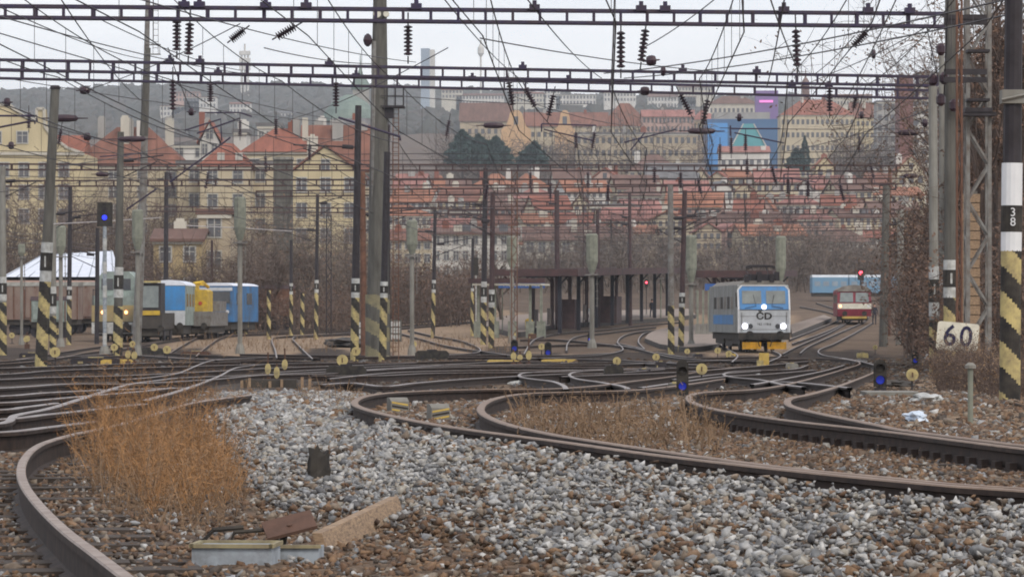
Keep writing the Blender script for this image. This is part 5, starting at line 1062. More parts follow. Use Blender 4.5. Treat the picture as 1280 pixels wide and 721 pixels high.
for k in range(6): mb = MB(); mb.box(-.9, 8 + k * 8, .3, .06, 2.2, 1.3); o = mb.build('glass_screen', 'glass', cr_); o.location.z = (8 + k * 8) * zs  # dark panes add to the shadow painted under the canopy
cr2, Lc2, zs2 = canopy('second platform canopy partly hidden behind the blue locomotive', 918, 300, 955, 350, 5.6, 4.2, 5)
c = GY(612, 292, .3); root = thing('canopy_extension', 'low white canopy end on slim posts left of the long canopy', 'canopy', tuple(c), R(-8)); mb = MB(); mb.box(1.6, 0, 3.5, 5.0, 5, .12); mb.build('roof', 'cream', root); mb = MB(); mb.box(1.6, -2.55, 3.64, 5.6, .08, .35); mb.build('fascia', 'canopy_red', root)
for x in (-.6, .6, 1.9, 3.2, 4.0): mb = MB(); mb.box(x, -1.5, -.3, .18, .18, 3.8); mb.box(x, -1.5, -.3, .6, .5, 1.2); mb.build('post', 'signal_back', root)
# station sign
c = GY(652, 296, .3); Ys_ = 295; root = thing('station_sign', 'blue station name board with white letters under the left end of the canopy', 'sign', tuple(GY(652, Ys_, .3))); b = root.location; zt_ = lambda y: ZC + (HZ - y) / F * Ys_ - b.z; s_ = 1 / S(Ys_)
mb = MB(); mb.box(0, 0, zt_(360), 58 * s_, .06, 9 * s_); bd = mb.build('board', 'blue_sign', root); text_part('Praha-Vršovice', 7.6 * s_, 'white_clean', bd, (0, -.045, zt_(355.5)))
mb = MB(); mb.box(-24 * s_, .08, 0, .08, .08, zt_(350)); mb.box(24 * s_, .08, 0, .08, .08, zt_(350)); mb.build('posts', 'signal_back', root)
c = GY(903, 296, .3); root = thing('station_sign', 'short blue name board behind the posts left of the blue locomotive', 'sign', tuple(c)); mb = MB(); zz = ZC + (HZ - 363) / F * 296 - c.z; mb.box(-.2, 0, zz, 2.2, .06, .5); mb.build('board', 'blue_sign', root); mb = MB(); mb.box(-1, .08, 0, .08, .08, zz + .5); mb.box(.7, .08, 0, .08, .08, zz + .5); mb.build('posts', 'signal_back', root)
for k, px_ in enumerate((872, 879, 886, 893)): c = GY(px_, 285, .0); root = thing('white_post', 'slim white post with wide foot before the second canopy', 'post', tuple(c), 0, 'white posts before the second canopy'); mb = MB(); mb.box(0, 0, 0, .14, .14, 3.5); mb.build('shaft', 'signal_back', root); mb = MB(); mb.prism([(-.22, 0), (.22, 0), (.15, 1.1), (-.15, 1.1)], -.15, .15, 'y'); mb.build('foot', 'concrete', root)
c = GY(661, 293, .3); root = thing('waste_bin', 'yellow bin on the platform under the station sign', 'bin', tuple(c)); mb = MB(); mb.lathe((0, 0, 0), [(.22, 0), (.27, .85), (.3, .9), (.24, 1.0), (.1, 1.08)], 12); mb.build('bin', 'crane_yellow', root)
for px_, yb_, yt_, Y_, lab in ((826, 392, 349, 372, 'white lamp post on the platform beyond the long canopy'), (944, 393, 340, 360, 'white lamp post behind the blue locomotive'), ): 
    c = GY(px_, Y_); root = thing('platform_lamp', lab, 'lamp post', tuple(c)); H = ZC + (HZ - yt_) / F * Y_ - c.z; mb = MB(); mb.tube([(0, 0, 0), (0, 0, H)], .07, 8); mb.build('post', 'signal_back', root); mb = MB(); mb.box(0, -.2, H, .5, .9, .12); mb.build('lamp_head', 'white', root)
for px_, w_, lab in ((745, 30, 'pale bench on the platform below the canopy'), ): c = G(px_, 398, .3); root = thing('bench', lab, 'bench', tuple(c)); mb = MB(); mb.box(0, 0, .4, 1.8, .4, .06); mb.build('seat', 'white', root); mb = MB(); mb.box(0, .2, .55, 1.8, .05, .4); mb.build('backrest', 'white', root); mb = MB(); mb.box(-.7, 0, 0, .06, .4, .4); mb.box(.7, 0, 0, .06, .4, .4); mb.build('legs', 'steel_dark', root)
# ------------------------------------------------------------------ vegetation
def slivers(name, base, lean, length, width, m, seed, parent=None, world=None, label=None, cat=None, kind=None, curve=.2):
    """many thin two-segment blades or twigs; base (n,3), lean (n,3) unit direction"""
    n = len(base); r_ = np.random.default_rng(seed); side = np.cross(lean, r_.normal(0, 1, (n, 3))); side /= np.linalg.norm(side, axis=1, keepdims=True) + 1e-9
    bend = r_.normal(0, 1, (n, 3)) * curve; mid = base + lean * (length * .5)[:, None] + bend * (length * .18)[:, None]; tip = base + (lean + bend * .7) * length[:, None]
    w_ = side * width[:, None] / 2; V = np.stack([base - w_, base + w_, mid + w_ * .8, mid - w_ * .8, tip], 1).reshape(-1, 3); k = (np.arange(n) * 5)[:, None]
    T = np.concatenate([k + np.array([[0, 1, 2]]), k + np.array([[0, 2, 3]]), k + np.array([[3, 2, 4]])])
    if world is not None: V = V - np.array(world)
    o = raw_mesh(name, V, T, [m], parent=parent)
    if kind or label: tag(o, label, cat, kind=kind)
    return o, mid, tip
def unit(v): return v / (np.linalg.norm(v, axis=1, keepdims=True) + 1e-9)
def leaves(name, c, size, m, seed, parent=None, world=None, kind=None):
    n = len(c); r_ = np.random.default_rng(seed); a = unit(r_.normal(0, 1, (n, 3))); b = unit(np.cross(a, r_.normal(0, 1, (n, 3)))); s_ = (size * r_.uniform(.6, 1.4, n))[:, None]
    V = np.stack([c - a * s_, c + b * s_ * .5, c + a * s_, c - b * s_ * .5], 1).reshape(-1, 3)
    if world is not None: V = V - np.array(world)
    k = (np.arange(n) * 4)[:, None]; return raw_mesh(name, V, k + np.array([[0, 1, 2, 3]]), [m], parent=parent) if kind is None else tag(raw_mesh(name, V, k + np.array([[0, 1, 2, 3]]), [m]), kind=kind)
# foreground clump of dry weeds
def weeds(name, cx0, cx1, cy0, cy1, n, hpx, m, seed, label, cat='dry weeds', wid=.004, seedhead=True, shape=None):
    r_ = np.random.default_rng(seed); px = r_.uniform(cx0, cx1, n); py = r_.uniform(cy0, cy1, n)
    if shape: k = shape(px, py); px, py = px[k], py[k]; n = len(px)
    g = np.array([G(a, b)[:] for a, b in zip(px, py)]); s_ = F / g[:, 1]; ln = hpx / s_ * r_.uniform(.35, 1.0, n); le = unit(np.stack([r_.normal(0, .24, n), r_.normal(0, .24, n), np.ones(n)], 1))
    root = thing(name, label, cat, tuple(g.mean(0))); root['kind'] = 'stuff'
    o, mid, tip = slivers('stalks', g, le, ln, np.full(n, wid) * r_.uniform(.6, 1.5, n), m, seed, root, root.location, curve=.5)
    # side sprigs and seed heads along the stalks
    q = 9; t = r_.uniform(.25, 1, (n, q)); B = (g[:, None] * (1 - t[..., None]) + tip[:, None] * t[..., None]).reshape(-1, 3); L_ = np.repeat(ln, q) * r_.uniform(.05, .16, n * q)
    le2 = unit(np.stack([r_.normal(0, .7, n * q), r_.normal(0, .7, n * q), r_.uniform(0, 1.0, n * q)], 1)); slivers('sprigs', B, le2, L_, np.full(n * q, wid * .8), m, seed + 1, root, root.location, curve=.7)
    return root
tall = lambda px, py: ((px - 200) / (98. + 10 * np.sin(py * .2))) ** 2 + ((py - 592 - (px - 200) * .22) / (50. + 9 * np.sin(px * .11))) ** 2 < 1
weeds('dry_weeds', 95, 305, 535, 665, 2700, 86, 'straw', 7, 'tall clump of orange brown dry weeds in the curve of the left rail', shape=tall, wid=.0045)
weeds('dry_weeds', 90, 310, 550, 672, 1100, 62, 'straw_dull', 17, 'low dull brown fringe around and inside the orange weeds', wid=.005, shape=lambda px, py: (px - 200) ** 2 / 112. ** 2 + (py - 605 - (px - 200) * .2) ** 2 / 62. ** 2 < 1)
weeds('dry_weeds', 150, 290, 560, 640, 60, 135, 'straw_dull', 18, 'few taller dark stalks standing out of the orange weeds', wid=.006)
weeds('dry_weeds', 640, 905, 515, 566, 900, 34, 'straw_dull', 8, 'low dry brown weeds between the two curved tracks', wid=.012)
weeds('dry_weeds', 370, 450, 494, 520, 220, 24, 'straw_dull', 9, 'thin dry weeds at the tip of the curved rail', wid=.01)
weeds('dry_weeds', 215, 330, 488, 512, 160, 20, 'straw_dull', 10, 'sparse dry weeds at the edge of the pale gravel', wid=.01)
weeds('dry_weeds', 880, 1200, 545, 590, 300, 14, 'straw_dull', 14, 'scattered tiny weeds in the brown ballast at right', wid=.012)
weeds('dry_weeds', 225, 420, 425, 441, 350, 12, 'straw_dull', 15, 'dry grass on the sandy strip left of the tower mast', wid=.03)
weeds('dry_weeds', 480, 640, 425, 442, 300, 12, 'straw_dull', 16, 'dry grass on the sandy strip right of the tower mast', wid=.03)
weeds('dry_weeds', 0, 330, 400, 420, 500, 10, 'straw_dull', 19, 'dry grass along the far left sidings', wid=.03)
# thickets of leafless shrubs
def thicket(label, px0, px1, Y0, Y1, ytop, n, m, seed, leaf=None, wid=.05, name='bare_thicket', leafn=0, hl=.35, twigs=26, rag=.35, blockers=None, leafs=.12):
    r_ = np.random.default_rng(seed); Y = r_.uniform(Y0, Y1, n); px = r_.uniform(px0, px1, n); X = (px - 640) / F * Y; z = gz(X, Y)
    t = ytop(px) if callable(ytop) else np.full(n, ytop); H = np.maximum(.6, (ZC + (HZ - t) / F * Y - z)) * (1 - rag * r_.uniform(0, 1, n)); base = np.stack([X, Y, z], 1)
    root = thing(name, label, 'thicket', tuple(base.mean(0))); root['kind'] = 'stuff'; W = root.location
    le = unit(np.stack([r_.normal(0, .22, n), r_.normal(0, .22, n), np.ones(n)], 1)); o, mid, tip = slivers('stems', base, le, H, wid * 1.5 * np.ones(n), m, seed, root, W, curve=.25)
    tt = r_.uniform(.12, 1, (n, twigs)); B = np.where(tt[..., None] < .5, base[:, None] + (mid - base)[:, None] * (tt * 2)[..., None], mid[:, None] + (tip - mid)[:, None] * (tt * 2 - 1)[..., None]).reshape(-1, 3)
    N = n * twigs; HH = np.repeat(H, twigs) * r_.uniform(.08, hl, N); le2 = unit(np.stack([r_.normal(0, .9, N), r_.normal(0, .9, N), r_.uniform(-.1, 1.1, N)], 1)); o2, m2, t2 = slivers('twigs', B, le2, HH, wid * .6 * np.ones(N), m, seed + 1, root, W, curve=.6)
    if leafn:
        idx = r_.integers(0, N, leafn); leaves('dead_leaves', t2[idx] + r_.normal(0, .15, (leafn, 3)), np.full(leafn, leafs), leaf, seed + 2, root, W)
    return root
thicket('brown leafless scrub behind the white hall and the rusty wagons at left', -40, 215, 376, 430, lambda p: 232 + 10 * np.sin(p * .05), 420, 'twig', 31, wid=.09)
thicket('dark bare scrub around the old yellow brown house at left', 170, 345, 326, 343, lambda p: 322 + 16 * np.sin(p * .09), 300, 'twig', 32, wid=.08)
thicket('grey leafless trees on the strip left of the tall tower mast', 300, 470, 340, 430, lambda p: 285 + 16 * np.sin(p * .07) + (p < 345) * -20, 420, 'twig_grey', 33, wid=.08, leaf='leaf_dead_pale', leafn=5000)
thicket('low brown bushes left of the tower mast at the edge of the sandy strip', 330, 470, 320, 350, 362, 260, 'twig', 34, wid=.05, leaf='leaf_dead', leafn=5000, leafs=.09)
thicket('brown bushes right of the tall tower mast below the white flats', 484, 606, 345, 420, lambda p: 330 + 10 * np.sin(p * .06), 420, 'twig', 35, wid=.07, leaf='leaf_dead', leafn=9000)
thicket('bare winter trees behind the platform canopies', 640, 1110, 520, 640, lambda p: 292 + 12 * np.sin(p * .03) + 8 * np.sin(p * .11), 900, 'twig_grey', 36, wid=.13)
thicket('leafless shrubs on the slope above the far blue train', 985, 1125, 560, 660, 305, 320, 'twig_grey', 37, wid=.12, leaf='leaf_dead_pale', leafn=3000, leafs=.2)
thicket('russet bushes right of the red railcar', 1128, 1200, 200, 300, lambda p: 335 - (p - 1128) * 1.5, 330, 'twig', 38, wid=.045, leaf='leaf_dead', leafn=15000, leafs=.09, hl=.16)
thicket('russet hedge behind the 60 board', 1165, 1330, 125, 170, lambda p: 330 - (p - 1165) * 1.0, 420, 'twig', 39, wid=.03, leaf='leaf_dead', leafn=30000, leafs=.07, hl=.18)
thicket('tall russet thicket rising out of view behind the lattice mast', 1196, 1350, 180, 215, lambda p: 60 - (p - 1196) * 1.5, 200, 'twig', 139, wid=.06, leaf='leaf_dead', leafn=26000, leafs=.085, hl=.14, twigs=60)
thicket('tangled brown bush in front of the foot of the 60 board', 1172, 1252, 66, 84, lambda p: 428 + np.abs(p - 1205) * .35, 330, 'twig', 40, wid=.011, leaf='straw_dull', leafn=3500, hl=.4, leafs=.02, twigs=40)
thicket('small brown bush at the foot of the near striped mast', 1225, 1300, 52, 66, 445, 200, 'twig', 41, wid=.010, leaf='straw_dull', leafn=1800, hl=.4, leafs=.02, twigs=30)
thicket('grey wooded slope below the orange gabled church', 555, 860, 1050, 1250, lambda p: 170 + 14 * np.sin(p * .02 + 1) + 6 * np.sin(p * .09), 700, 'twig_grey', 42, wid=.35)
thicket('wood below the pale gabled houses on the hill', 1040, 1130, 1000, 1150, 178, 300, 'twig_grey', 43, wid=.3)
# single trees
def tree(label, px, Y, ytop, wpx, seed, leafn=0, leaf='leaf_dead', leafsz=.12, cat='tree', name='bare_tree', bark='bark', thick=.22):
    rs = random.Random(seed); b = GY(px, Y); H = ZC + (HZ - ytop) / F * Y - b.z; W = wpx / S(Y); root = thing(name, label, cat, tuple(b)); tr_ = MB(); tw = MB(); tips = []
    def grow(p, d, ln, r, dep):
        q = p + d * ln * .5 + Vector((rs.gauss(0, .05), rs.gauss(0, .05), 0)) * ln; e = q + (d + Vector((rs.gauss(0, .12), rs.gauss(0, .12), .05))).normalized() * ln * .5
        (tr_ if dep < 2 else tw).tube([p, q, e], [r, r * .8, r * .62], 5 if dep < 2 else 3, cap=False)
        if dep >= 5: tips.append(e); return
        for k in range(4 if dep < 3 else 3):
            nd = (d * .75 + Vector((rs.gauss(0, .55) * W / H * 1.7, rs.gauss(0, .5), rs.uniform(.05, .45)))).normalized(); st = p.lerp(e, rs.uniform(.5, 1)) if dep > 0 else p.lerp(e, rs.uniform(.35, 1))
            grow(st, nd, ln * rs.uniform(.55, .8), max(.012, r * .55), dep + 1)
        if dep > 2: tips.append(e)
    grow(Vector((0, 0, 0)), Vector((0, 0, 1)), H * .36, thick, 0)
    tr_.build('trunk', bark, root); cr_ = tw.build('crown', 'twig', root)
    if leafn:
        T = np.array([t[:] for t in tips]); r_ = np.random.default_rng(seed); i = r_.integers(0, len(T), leafn); leaves('foliage', T[i] + r_.normal(0, W * .035, (leafn, 3)), np.full(leafn, leafsz), leaf, seed, root)
    return root
for a in ((1222, 150, 20, 50, 51, 5000, 'leaf_dead', .07, 'tall russet leaved tree right behind the dark mast at right'), (1244, 135, -60, 60, 52, 7000, 'leaf_dead', .07, 'tall russet leaved tree between the lattice mast and the near striped mast'), (1290, 140, -80, 70, 53, 7000, 'leaf_dead', .07, 'tall russet tree at the right edge of the view'), (1235, 170, -40, 50, 54, 5000, 'leaf_dead_pale', .07, 'paler russet tree behind the lattice mast'), (1150, 240, 205, 45, 55, 5000, 'leaf_dead', .08, 'brown leaved tree left of the pale concrete mast at right'), (1128, 275, 240, 35, 56, 4000, 'leaf_dead_pale', .09, 'thin brown tree beside the far lattice mast at right')):
    tree(a[8], a[0], a[1], a[2], a[3], a[4], a[5], a[6], a[7])
tree('pale barked bare tree left of the tower mast', 343, 330, 300, 40, 61, bark='concrete'); tree('bare tree with fine twigs in front of the yellow gable wall', 382, 345, 290, 50, 62); tree('leafless tree beside the old yellow brown house', 305, 350, 285, 45, 63); tree('bare grey tree right of the brown mast near the white flats', 628, 360, 300, 45, 64)
# evergreens on the far slope
def evergreen(label, px, Y, yb, yt, wpx, seed, n=2600):
    b = P(px, yb, Y); H = (yb - yt) / S(Y); W = wpx / S(Y) / 2; root = thing('evergreen_tree', label, 'tree', tuple(b)); r_ = np.random.default_rng(seed); h = r_.uniform(.05, 1, n); a = r_.uniform(0, 6.28, n); rr = W * np.minimum(1, (1 - h) * 1.6 + .05) * r_.uniform(.5, 1, n) ** .5 * (1 + .25 * np.sin(a * 3 + seed) + .2 * np.sin(h * 25))
    leaves('foliage', np.stack([np.cos(a) * rr, np.sin(a) * rr, h * H], 1), np.full(n, W * .16), 'evergreen', seed, root); mb = MB(); mb.tube([(0, 0, -6), (0, 0, H * .8)], [W * .08, W * .02], 6); mb.build('trunk', 'bark', root)
for a in ((578, 1040, 205, 164, 42, 71, 'dark evergreen at the left of the clump below the church'), (598, 1030, 208, 170, 44, 72, 'dark evergreen in the middle of the clump below the church'), (620, 1035, 208, 172, 40, 73, 'dark evergreen at the right of the clump below the church'), (668, 1045, 208, 178, 36, 74, 'smaller evergreen right of the clump below the church'), (1006, 1020, 215, 170, 14, 75, 'slim pointed fir before the big cream office'), (995, 1010, 216, 186, 26, 76, 'round dark bush left of the slim fir')):
    evergreen(a[6], a[0], a[1], a[2], a[3], a[4], a[5])
# far wooded ridge: crowns as clumped masses
rid = hulls(6, 77, .8); r_ = np.random.default_rng(8); n = 9000; Y = r_.uniform(2050, 3550, n); px = r_.uniform(-60, 1000, n); X = (px - 640) / F * Y; keep = (np.sin(px * .02 + Y * .004) + r_.normal(0, .8, n) > -.9) | (px < 560); X, Y = X[keep], Y[keep]; n = len(X)
M['ridge_wood'] = mat('ridge_wood', (.050, .055, .045), (.085, .075, .065), scale=.02)
scatter('far_wood', np.stack([X, Y, gz(X, Y) + 1 + smooth_noise(X, Y, .008, 3) * 12], 1), r_.uniform(9, 22, n), np.zeros(n), rid, 'ridge_wood', 9)

# ------------------------------------------------------------------ buildings
WALLS = {'cream': (.52, .45, .32), 'yellow': (.54, .46, .29), 'white': (.58, .56, .52), 'beige': (.43, .36, .26), 'grey': (.33, .32, .30), 'pinkish': (.48, .33, .28), 'pale': (.50, .47, .40), 'ochre': (.40, .31, .17)}
ROOFS = {'red': (.28, .105, .07), 'rust red': (.22, .10, .07), 'brown': (.17, .10, .08), 'orange': (.34, .15, .09), 'grey': (.17, .165, .165), 'pink red': (.33, .155, .13)}
for k, c in WALLS.items(): M['wall_' + k] = mat('wall_' + k, c, tuple(v * .78 for v in c), scale=.35, stretch=(1, 1, .35), rough=.9)
for k, c in ROOFS.items(): M['roof_' + k] = mat('roof_' + k.replace(' ', '_'), c, tuple(v * .62 for v in c), scale=.6, stretch=(1, .3, .3), rough=.9)
M['pane'] = mat('pane', (.06, .065, .075), (.14, .14, .15), scale=.3, rough=.3)
M['frame_white'] = mat('frame_white', (.46, .45, .41))
WC = {}
def window(root, x, y, z, w_, h_, frame=True):
    key = (round(w_, 1), round(h_, 1), frame); w_, h_ = key[0], key[1]
    if key not in WC:
        fm = MB()
        if frame:
            t = .12
            fm.box(0, 0, 0, w_ + 2 * t, .12, t); fm.box(0, 0, h_ + t, w_ + 2 * t, .12, t); fm.box(-w_ / 2 - t / 2, 0, t, t, .12, h_); fm.box(w_ / 2 + t / 2, 0, t, t, .12, h_); fm.box(0, 0, t, t * .7, .1, h_); fm.box(-w_ / 4, 0, t + h_ * .64, w_ / 2 - .1, .09, t * .6); fm.box(w_ / 4, 0, t + h_ * .64, w_ / 2 - .1, .09, t * .6)
            f_ = fm.build('window', 'frame_white', root); pm = MB(); pm.box(0, .02, .12, w_, .05, h_); p_ = pm.build('pane', 'pane', f_); WC[key] = (f_.data, p_.data)
        else:
            fm.box(0, 0, 0, w_, .12, h_); f_ = fm.build('window', 'pane', root); WC[key] = (f_.data, None)
    else:
        f_ = bpy.data.objects.new('window', WC[key][0]); col.objects.link(f_); f_.parent = root
        if WC[key][1]: p_ = bpy.data.objects.new('pane', WC[key][1]); col.objects.link(p_); p_.parent = f_
    f_.location = (x, y, z); return f_
def house(label, px0, px1, Y, yb, ye, yr, wall, roof, depth=11, rz=0, kind='gable', win=None, frames=None, chim=1, seed=0, name='house', cat='house', wsz=(1.1, 1.6), down=6):
    """px0..px1 front wall, yb base row, ye eave row, yr ridge row"""
    s_ = 1 / S(Y); W = (px1 - px0) * s_; c = P((px0 + px1) / 2, yb, Y); root = thing(name, label, cat, tuple(c), rz); He = (yb - ye) * s_; Hr = (yb - yr) * s_; rs = random.Random(seed); frames = (Y < 700) if frames is None else frames
    wl = MB(); wl.box(0, depth / 2, -down, W, depth, He + down)
    if kind == 'front':   # gable faces the viewer
        wl.prism([(-W / 2, He - .01), (W / 2, He - .01), (0, Hr - .1)], .0, depth, 'y')
    elif kind == 'gable':
        wl.prism([(.0, He - .01), (depth, He - .01), (depth / 2, Hr - .1)], -W / 2, W / 2, 'x')
    wl.build('wall', 'wall_' + wall, root); o = .45; rf = MB()
    if kind == 'front':
        t = .25
        for s in (-1, 1): rf.prism([(0, Hr), (0, Hr + t), (s * (W / 2 + o), He - .2 + t), (s * (W / 2 + o), He - .2)], -.35, depth + .3, 'y')
    elif kind == 'gable':
        t = .25
        for s in (0, 1):
            y0 = -o if s == 0 else depth + o; rf.prism([(depth / 2, Hr), (depth / 2, Hr + t), (y0, He - .15 + t), (y0, He - .15)], -W / 2 - .3, W / 2 + .3, 'x')
    elif kind == 'hip':
        h = min(W, depth) / 2 * .8; a = [(-W / 2 - o, -o, He), (W / 2 + o, -o, He), (W / 2 + o, depth + o, He), (-W / 2 - o, depth + o, He), (-W / 2 + h, depth / 2, Hr), (W / 2 - h, depth / 2, Hr)]
        rf.add(a, [(0, 1, 5, 4), (1, 2, 5), (2, 3, 4, 5), (3, 0, 4), (3, 2, 1, 0)])
    else: rf.box(0, depth / 2, He, W + .5, depth + .5, .5)
    r_o = rf.build('roof', 'roof_' + roof, root)
    for k in range(chim):
        cx = rs.uniform(-.38, .38) * W; mb = MB(); top = Hr + rs.uniform(.4, 1.3); y_ = depth * rs.uniform(.3, .6); mb.box(cx, y_, (He + Hr) / 2, rs.uniform(.7, 1.5), .8, top - (He + Hr) / 2); mb.box(cx, y_, top, rs.uniform(.5, .9), .5, .25); mb.build('chimney', rs.choice(['wall_white', 'wall_pale', 'roof_red', 'wall_grey']), r_o)
    if kind == 'gable' and chim and W > 9 and rs.random() < .5:
        for k in range(rs.randint(1, 3)): cx = rs.uniform(-.4, .4) * W; mb = MB(); mb.box(cx, depth * .18, He + (Hr - He) * .25, 1.2, 1.6, 1.2); mb.build('dormer', rs.choice(['wall_white', 'wall_pale', 'pane']), r_o)
    if win:
        nc, nr = win; gx = W / nc; gh = He / nr
        for j in range(nr):
            for i in range(nc): window(root, -W / 2 + gx * (i + .5), -.03, gh * j + gh * .28, min(wsz[0], gx * .55), min(wsz[1], gh * .58), frames)
        if kind == 'front' and Hr - He > 2.5: window(root, 0, -.03, He + (Hr - He) * .12, .9, 1.2, frames)
    mb = MB(); mb.box(0, -.12, He - .35, W + .2, .2, .3); mb.build('cornice', 'wall_pale', root) if kind != 'front' else None
    return root
# far left yellow baroque gable
Yb = 470; s_ = 1 / S(Yb); c = P(25, 300, Yb); root = thing('house', 'big yellow house with curved baroque gable at the left edge', 'house', tuple(c)); X_ = lambda p: (p - 25) * s_; Z_ = lambda y: (300 - y) * s_
prof = [(-50, 330), (-50, 150), (-30, 135), (-8, 131), (12, 131), (20, 138), (35, 148), (46, 150), (46, 136), (55, 136), (56, 158), (66, 172), (85, 185), (105, 192), (105, 330)]
mb = MB(); mb.prism([(X_(a), Z_(b)) for a, b in prof], 0, 3, 'y'); mb.build('gable_wall', 'wall_yellow', root); mb = MB(); mb.box(X_(28), 9, Z_(330), 155 * s_, 12, (330 - 192) * s_); mb.build('wall', 'wall_yellow', root)
mb = MB(); mb.prism([(3.1, Z_(195)), (15.5, Z_(195)), (9, Z_(165))], X_(-50), X_(100), 'x'); mb.build('roof', 'roof_red', root)
mb = MB()
for a, b in zip(prof[1:-2], prof[2:-1]): mb.bar((X_(a[0]), -.05, Z_(a[1])), (X_(b[0]), -.05, Z_(b[1])), .3, .3)
mb.box(X_(28), -.1, Z_(194), 155 * s_, .3, .35); mb.build('cornice', 'wall_pale', root)
for x, y in ((28, 180), (-5, 180)): window(root, X_(x), -.05, Z_(y), 1.2, 1.3, True)
for y in (222, 250, 280):
    for x in (-20, 5, 30, 55, 80): window(root, X_(x), -.05, Z_(y), 1.1, 1.6, True)
H = house
H('house with big rust red hipped roof between the leaning mast and slim light mast', 88, 232, 500, 300, 208, 156, 'cream', 'rust red', 13, kind='hip', win=(4, 4), chim=5, seed=1)
H('white block with flat roof and dark opening above the small red roof', 186, 262, 560, 290, 182, 152, 'white', 'grey', 10, kind='flat', win=(3, 5), chim=2, seed=2)
H('long cream house front with wide spaced windows left of the dark concrete tower', 222, 346, 492, 300, 206, 203, 'cream', 'grey', 12, kind='flat', win=(3, 3), chim=0, seed=3)
sk = H('steep red hipped roof house with two skylights left of the white firewall', 250, 313, 486, 300, 208, 177, 'cream', 'red', 11, kind='hip', win=(2, 3), chim=0, seed=103)
for x in (-.6, 1.6): mb = MB(); mb.box(x, 1.15, 9.75, .9, .12, .9); mb.build('skylight', 'frame_white', sk)
H('small steep red roofed house behind the skylight roof', 250, 274, 540, 290, 178, 152, 'white', 'red', 8, kind='front', win=(2, 5), chim=1, seed=4)
H('tall white firewall house left of the olive eaves', 292, 308, 520, 290, 166, 160, 'white', 'grey', 8, kind='flat', win=None, chim=1, seed=5)
H('cream house with olive eaves and red mansard roof left of the dark chimney slab', 304, 392, 500, 300, 190, 158, 'cream', 'red', 12, kind='hip', win=(3, 3), chim=3, seed=6)
H('white roof house with small windows above the olive eaves house', 322, 350, 560, 280, 158, 148, 'white', 'grey', 8, kind='flat', win=(3, 4), chim=0, seed=7)
H('tall yellow house with pointed gable just left of the tower mast', 362, 452, 470, 345, 218, 182, 'yellow', 'rust red', 13, kind='front', win=(3, 4), chim=1, seed=8)
H('large red roofed house behind the pointed yellow gable', 376, 470, 520, 300, 214, 156, 'cream', 'rust red', 13, kind='gable', win=(4, 3), chim=4, seed=9)
H('grey roofed white house at the left of the church dome', 418, 462, 640, 290, 165, 148, 'white', 'grey', 10, kind='gable', win=(3, 4), chim=2, seed=10)
H('old yellow brown station house with low red roof behind the left train', 192, 252, 345, 378, 300, 288, 'ochre', 'brown', 8, kind='gable', win=(2, 2), chim=1, seed=11, wsz=(.9, 1.2))
H('tall old beige house with dark eaves behind the yellow crane', 248, 288, 350, 392, 268, 262, 'beige', 'brown', 9, kind='flat', win=(1, 3), chim=0, seed=12)
# white hall
Yh = 345; s_ = 1 / S(Yh); c = P(85, 352, Yh); root = thing('hall', 'long low hall with bright white metal roof behind the rusty wagons', 'hall', tuple(c)); mb = MB(); mb.box(0, 10, -3, 150 * s_, 22, 3.0 + .4); mb.build('wall', 'wall_pinkish', root)
mb = MB(); X_ = lambda p: (p - 85) * s_; mb.add([(X_(4), -1, .4), (X_(152), -1, .4), (X_(112), 20, 3.0), (X_(18), 20, 2.6), (X_(4), -1, .1), (X_(152), -1, .1)], [(0, 1, 2, 3), (0, 4, 5, 1), (1, 5, 2), (0, 3, 4)]); rf = mb.build('roof', 'roof_white', root)
mb = MB(); 
for k in range(10): a = Vector((X_(8 + k * 15), -1, .44)); b = Vector((X_(20 + k * 10), 20, 2.68 + k * .04)); mb.bar(a, b, .07, .04)
mb.build('seams', 'box_blue', rf)
# grey chimney slab
Yc = 380; s_ = 1 / S(Yc); c = P(354, 360, Yc); root = thing('concrete_tower', 'narrow dark grey concrete tower left of the yellow gable house', 'tower', tuple(c)); mb = MB(); mb.box(0, 0, -4, 23 * s_, 2.2, 160 * s_ + 4); mb.build('shaft', 'concrete_dark', root); mb = MB(); mb.box(0, 0, 160 * s_, 25 * s_, 2.4, .25); mb.build('cap', 'concrete', root)
# church dome
Yd = 900; s_ = 1 / S(Yd); c = P(445, 200, Yd); root = thing('church', 'grey green domed church with lantern and spire left of the tower mast', 'church', tuple(c)); mb = MB(); mb.box(0, 0, -10, 62 * s_, 62 * s_, 50 * s_ + 10); mb.build('nave', 'wall_grey', root)
M['dome'] = mat('dome', (.20, .25, .22), (.14, .18, .165), scale=.4)
mb = MB(); mb.lathe((-8 * s_, 0, 50 * s_), [(34 * s_, -2 * s_), (33 * s_, 4 * s_), (30 * s_, 12 * s_), (22 * s_, 22 * s_), (12 * s_, 28 * s_), (6 * s_, 31 * s_)], 20); mb.build('dome', 'dome', root)
mb = MB(); mb.box(6 * s_, 10 * s_, 40 * s_, 20 * s_, 16 * s_, 48 * s_); mb.build('belfry', 'wall_grey', root); mb = MB(); mb.lathe((5 * s_, 10 * s_, 88 * s_), [(11 * s_, 0), (12 * s_, 6 * s_), (9 * s_, 12 * s_), (4 * s_, 17 * s_), (3 * s_, 22 * s_), (1 * s_, 28 * s_), (.4 * s_, 44 * s_)], 12); mb.build('spire', 'dome', root)
